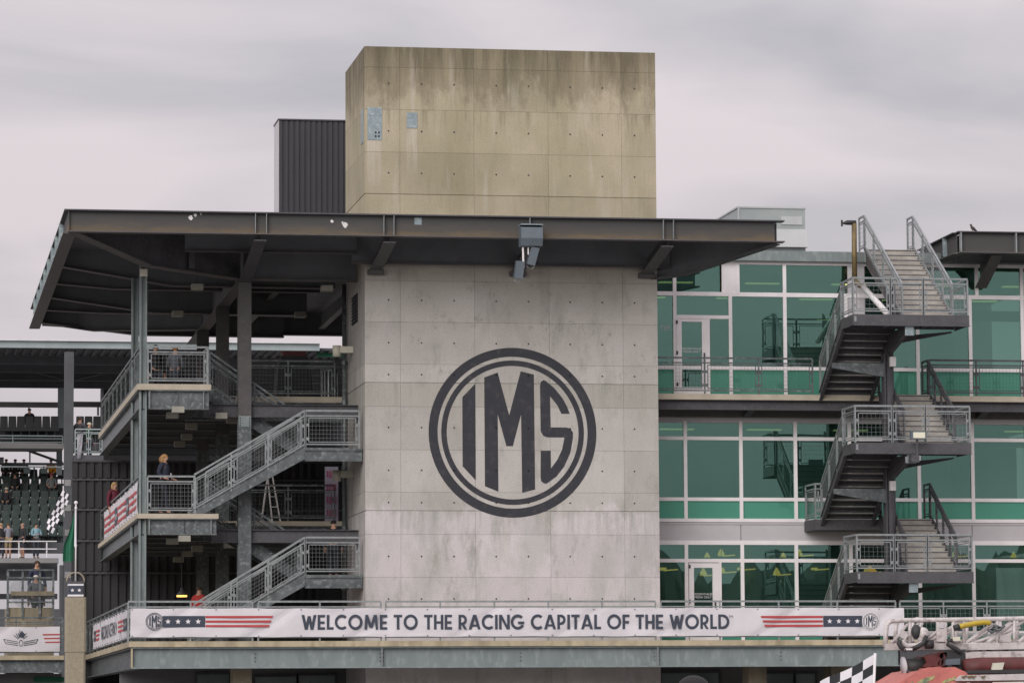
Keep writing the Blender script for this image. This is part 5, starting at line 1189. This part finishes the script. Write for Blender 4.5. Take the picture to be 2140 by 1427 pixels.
for px, lab, kw in ((2, 'fair haired spectator in black at the left end of the walkway rail', dict(top=(.02, .02, .024), hair=(.45, .32, .18), face=200)), (17, 'spectator in lavender grey shirt and khaki shorts leaning on the walkway rail', dict(top=(.24, .24, .29), legs=(.32, .25, .15), hair=(.1, .06, .04), face=190, legs_bare=True, arms='rail', sleeves=False)),
                    (47, 'balding spectator in dark clothes standing at the walkway rail', dict(top=(.025, .025, .03), hair=(.36, .24, .17), face=-60, legs_bare=True)), (75, 'spectator in a light blue top at the walkway rail', dict(top=(.22, .38, .45), hair=(.02, .018, .018), face=20, arms='front'))):
    pers(lab, px, 1166, 85.0, z=zw, h=1.75, **kw)
pers('lone spectator in dark clothes seated in the upper tier', 61, 930, 88.6, z=at(60, 925, 88.6).z+.35, face=170, pose='sit', h=1.85, top=(.02, .022, .028), hair=(.015, .015, .018))
pers('broad backed man in a grey T shirt leaning out by the dark column', 166, 952, 60.6, z=zp-.28, face=150, h=2.0, top=(.06, .06, .07), hair=(.06, .04, .03), arms='rail', sleeves=False)
pers('person in a green jacket with a cream cap beside the leaning man', 186, 952, 60.2, z=zp-.25, face=60, h=1.70, top=(.02, .06, .03), cap=(.5, .46, .36))
pers('person in a navy jacket behind the chain link fence', 77, 1260, FY+1.4, z=at(60, 1269, FY).z-.3, face=10, h=1.85, top=(.022, .026, .06), hair=(.05, .03, .02))
pers('seated person in grey with a white cap at the chain link fence', 75, 1262, FY+.6, z=at(60, 1269, FY).z-.25, face=170, pose='sit', h=1.75, top=(.13, .14, .16), cap=(.62, .60, .55))
# spectator in the foreground, only the cap shows
q = at(1449, 1398, -84); person('head in a black cap close to the camera at the bottom edge', (q.x, -84, q.z-1.80), 172, h=1.78, top=(.03, .03, .035), cap=(.012, .012, .013), extra=True)

# ------------------------------------------------------------------ chequered flags
def chequer(label, O, U, V, nu, nv, cell, sag, pole):
    O = Vector(O); U = Vector(U); V = Vector(V); t = thing('chequered_flag', label, 'flag', O); s = 3; vs = []; n1, n2 = nu*s, nv*s
    Nn = U.cross(V).normalized()
    for j in range(n2+1):
        for i in range(n1+1):
            u = i/n1; v = j/n2
            vs.append(O+U*u+V*v+Nn*(sag*sin(u*7+v*2)*u)+Vector((0, 0, -.5*sag*sin(u*5+v)*u)))
    q = MB(); o = 0
    fs = []; mi = []
    q.v = [Vector(v) for v in vs]
    for j in range(n2):
        for i in range(n1): q.f.append([j*(n1+1)+i, j*(n1+1)+i+1, (j+1)*(n1+1)+i+1, (j+1)*(n1+1)+i]); q.mi.append((i//s+j//s) % 2)
    q.build('flag_cloth', ['flag_white', 'flag_black'], t, True)
    MB().tube(pole, .018, 8).build('pole', 'white_paint', t, True)
    return t
FYY = -58
A = at(1826, 1367, FYY); B = at(1712, 1428, FYY); Cc = at(1824, 1448, FYY)
chequer('large black and white chequered flag waved at the bottom right', A, B-A, Cc-A, 5, 4, .2, .06, [at(1829, 1364, FYY-.02), at(1823, 1500, FYY-.02)])
A = at(131, 1024, 58); chequer('chequered flag hanging beside the dark column in front of the seats', A, at(93, 1104, 58)-A, at(148, 1036, 58)-at(131, 1024, 58), 8, 4, .1, .10, [at(132, 1015, 58), at(134, 1080, 58)])
a = at(160, 905, 59.3); wc = thing('white_flag', 'pale white flag hanging in front of the person in green', 'flag', a)
vs = []
for j in range(7):
    for i in range(5): p = at(161+3.2*i-(j*.9 if i > 2 else 0), 908+8.2*j, 59.3); vs.append(p+Vector((0, .05*sin(i*2+j), 0)))
MB().add(vs, [[j*5+i, j*5+i+1, (j+1)*5+i+1, (j+1)*5+i] for j in range(6) for i in range(4)]).build('flag_cloth', cloth((.33, .33, .36)), wc, True); MB().tube([at(174, 903, 59.25), at(158, 905, 59.25)], .015, 6).build('pole', 'dark_steel', wc)

# ------------------------------------------------------------------ ladder truck in the right foreground
TY = -34.0
def tz(zx, zy, dy=0): return at(1680+zx/4.652, 1220+zy/4.652, TY+dy)     # positions read off an enlarged view
lt = thing('ladder_truck', 'fire engine with white aerial ladder, coral cab and dark red hose at lower right', 'fire engine', (at(2000, 1427, TY).x, TY, 0))
def T(name, m, pts, r, dy=0, n=8, sm=True, par=None): return MB().tube([tz(x, y, dy) for x, y in pts], r, n).build(name, m, par or lt, sm)
for dy, sx, sy in ((0, 0, 0), (.75, 95, -14)):
    hoop = [(790+sx, 610+sy), (797+sx, 480+sy), (805+sx, 405+sy), (822+sx, 375+sy), (855+sx, 358+sy), (1000+sx, 350+sy), (1500, 345), (2200, 332), (2700, 325)]
    T('top_rail', 'ladder_white', hoop, .045 if dy == 0 else .04, dy, 10)
    MB().bar(tz(785+sx, 610+sy, dy), tz(2700, 590+sy, dy), .12, .12).build('bottom_rail', 'ladder_white', lt)
    for x in (1030, 1450, 1555, 1880, 2045, 2250): T('upright', 'ladder_white', [(x+sx*.3, 350), (x+sx*.3, 600)], .034, dy, 6)
    for a, b, r in (((880, 545), (1010, 385), .05), ((1000, 530), (1115, 375), .055), ((1190, 545), (1300, 455), .045), ((1190, 575), (1525, 365), .06), ((1560, 580), (1840, 385), .055), ((1700, 640), (2015, 375), .08), ((1600, 585), (2100, 420), .05), ((1750, 590), (2140, 360), .05), ((2090, 560), (2300, 380), .06)):
        if dy and r < .055: continue
        T('brace', 'ladder_white', [(a[0]+sx*.4, a[1]), (b[0]+sx*.4, b[1])], r*.62, dy+.02, 8)
for i in range(12):
    x = 850+150*i; MB().tube([tz(x, 560, .05), tz(x+60, 550, .7)], .03, 8).build('rung', 'ladder_white', lt, True)
def plate(name, m, pts, dy, th=.04, par=None): return MB().prism([tz(x, y, dy) for x, y in pts], (0, th, 0)).build(name, m, par or lt)
plate('gusset_plate', 'ladder_white', ((930, 505), (965, 445), (1018, 490), (985, 545)), -.12)
plate('control_panel', 'ladder_white', ((1290, 365), (1388, 370), (1395, 560), (1292, 555)), -.1)
plate('hatch', 'grey_panel', ((1320, 385), (1360, 385), (1360, 425), (1320, 425)), -.13, .02)
plate('pulley_plate', 'ladder_white', ((1915, 500), (2015, 470), (2015, 560), (1900, 560)), -.05)
MB().ball(tz(1092, 462, -.2), (.10, .10, .14), 12, 8).build('spotlight', 'black_rubber', lt, True); MB().ball(tz(1158, 485, -.2), (.12, .12, .13), 12, 8).build('nozzle', 'ladder_white', lt, True); MB().ball(tz(1140, 525, -.2), .08).build('nozzle', 'ladder_white', lt, True)
T('monitor_pipe', 'ladder_white', [(1200, 490), (1170, 550), (1110, 595), (1000, 600), (965, 570), (955, 545)], .05, -.22)
T('hose', 'black_rubber', [(930, 540), (925, 580), (945, 615), (985, 635), (1050, 632), (1110, 605), (1165, 570), (1190, 500)], .045, -.3)
T('hose', 'black_rubber', [(1440, 545), (1400, 548), (1395, 580), (1440, 610), (1500, 640), (1520, 670)], .04, -.25)
T('grip', 'black_rubber', [(1180, 583), (1255, 583)], .085, -.2); plate('bracket_plate', 'white_paint', ((975, 622), (1060, 622), (1060, 640), (975, 640)), -.34)
T('yellow_handle', 'yellow_plastic', [(1505, 413), (1560, 402), (1650, 384), (1740, 372), (1795, 373), (1812, 388)], .05, -.2); T('handle_end', 'black_rubber', [(1460, 428), (1510, 412)], .06, -.2)
plate('lamp_box', 'cream_fixture', ((1450, 512), (1520, 510), (1520, 550), (1450, 552)), -.25, .2)
T('cable_coil', 'galvanised_steel', [(1790, 440), (1830, 470), (1870, 440), (1910, 420), (1860, 400), (1820, 430), (1900, 445), (1950, 400)], .03, -.12)
# heavier base section of the ladder and turntable
MB().prism([tz(x, y, -.25) for x, y in ((1575, 670), (1640, 655), (2700, 640), (2700, 735), (1580, 748))], (0, .9, 0)).build('boom_box', 'ladder_white', lt)
MB().bar(tz(1580, 610, -.1), tz(2700, 590, -.1), .3, .12).build('boom_rail', 'ladder_white', lt)
MB().tube([tz(1880, 605, -.15)+Vector((.22*cos(t), 0, -.12*sin(t))) for t in [i*pi/8 for i in range(9)]], .03, 6).build('cable_loop', 'black_rubber', lt, True)
for pts, m in ((((1360, 655), (1420, 640), (1500, 655), (1560, 650), (1585, 760), (1560, 835), (1480, 815), (1400, 800), (1330, 790), (1345, 720)), 'black_rubber'), (((1170, 705), (1215, 690), (1250, 698), (1300, 672), (1390, 660), (1390, 790), (1320, 806), (1250, 796), (1215, 812), (1150, 800), (1195, 760)), 'dark_red'), (((1280, 680), (1360, 650), (1400, 780), (1310, 800)), 'dark_red')):
    MB().prism([tz(x, y, -.2) for x, y in pts], (0, .7, 0)).build('turntable_part', m, lt)
plate('mount', 'speaker_grey', ((1380, 730), (1520, 720), (1520, 780), (1380, 785)), -.3, .1); plate('mount', 'black_rubber', ((1400, 780), (1440, 780), (1435, 830), (1400, 830)), -.3, .1)
T('cylinder', 'black_rubber', [(980, 800), (1180, 790)], .15, 0, 14); T('cylinder_cap', 'grey_panel', [(962, 802), (982, 800)], .19, 0, 14)
T('hydraulic_line', 'black_rubber', [(1000, 845), (1060, 860), (1110, 840), (1170, 850), (1060, 870)], .03, -.3); T('wiper', 'black_rubber', [(1390, 830), (1365, 885), (1320, 865)], .025, -.6)
T('rolled_hose', 'dark_red', [(1560, 815), (1700, 800), (2140, 795), (2700, 780)], .17, -.4, 12); plate('strap', 'cream_fixture', ((1840, 765), (1950, 760), (1930, 835), (1825, 830)), -.62, .05)
# cab: coral roof sloping forward, white cornice with marker lights
MB().prism([tz(x, y, -.9) for x, y in ((870, 990), (1115, 845), (1180, 838), (1235, 812), (1320, 802), (1375, 818), (1465, 803), (1570, 850), (1600, 874), (2700, 872), (2700, 1500), (880, 1500))], (0, 1.9, 0)).build('cab', 'coral_paint', lt)
MB().prism([tz(x, y, -.95) for x, y in ((1590, 868), (1640, 835), (2700, 815), (2700, 862))], (0, 1.2, 0)).build('hose_bed', 'black_rubber', lt)
MB().prism([tz(x, y, -1.0) for x, y in ((1470, 930), (1530, 885), (2700, 855), (2700, 925), (1480, 940))], (0, .095, 0)).build('cornice', 'ladder_white', lt)
plate('lower_band', 'white_paint', ((1440, 960), (2700, 935), (2700, 1200), (1400, 1200)), -.97, .06)
plate('windscreen', 'black_rubber', ((1440, 965), (1580, 955), (1580, 1100), (1420, 1100)), -1.0, .02); plate('windscreen', 'black_rubber', ((1620, 955), (1830, 950), (1900, 1100), (1620, 1100)), -1.0, .02)
for x in (1555, 1610, 1650, 1745): plate('marker_light', 'brass_pipe', ((x-22, 895), (x+28, 885), (x-5, 918)), -1.04, .03)
for pts in (((1090, 963), (1140, 925), (1200, 905), (1275, 888), (1262, 918), (1220, 938), (1190, 963)), ((1330, 965), (1370, 930), (1400, 915), (1440, 912), (1480, 890), (1465, 925), (1420, 945)), ((1010, 975), (1060, 945), (1080, 965), (1050, 985))): plate('decal', 'olive_print', pts, -.912, .01)
q = MB()
for i in range(16): q.tube([tz(1760+i*55, 862+(i % 3)*3, -.7), tz(1790+i*55, 868, -.7)], .03, 5)
stuff(q.build('netting', 'black_rubber', lt))
MB().box(at(1950, 1427, TY).x-1, at(2140, 1427, TY).x+6, TY-.8, TY+1.5, .5, 2.0).build('chassis', 'dark_red', lt)
wh = [(at(1980, 1427, TY).x, .5), (at(2400, 1427, TY).x, .5)]
for x, z in wh: w2 = MB().tube([(x, TY-.95, z), (x, TY-.6, z)], .5, 20).build('wheel', 'black_rubber', lt, True)
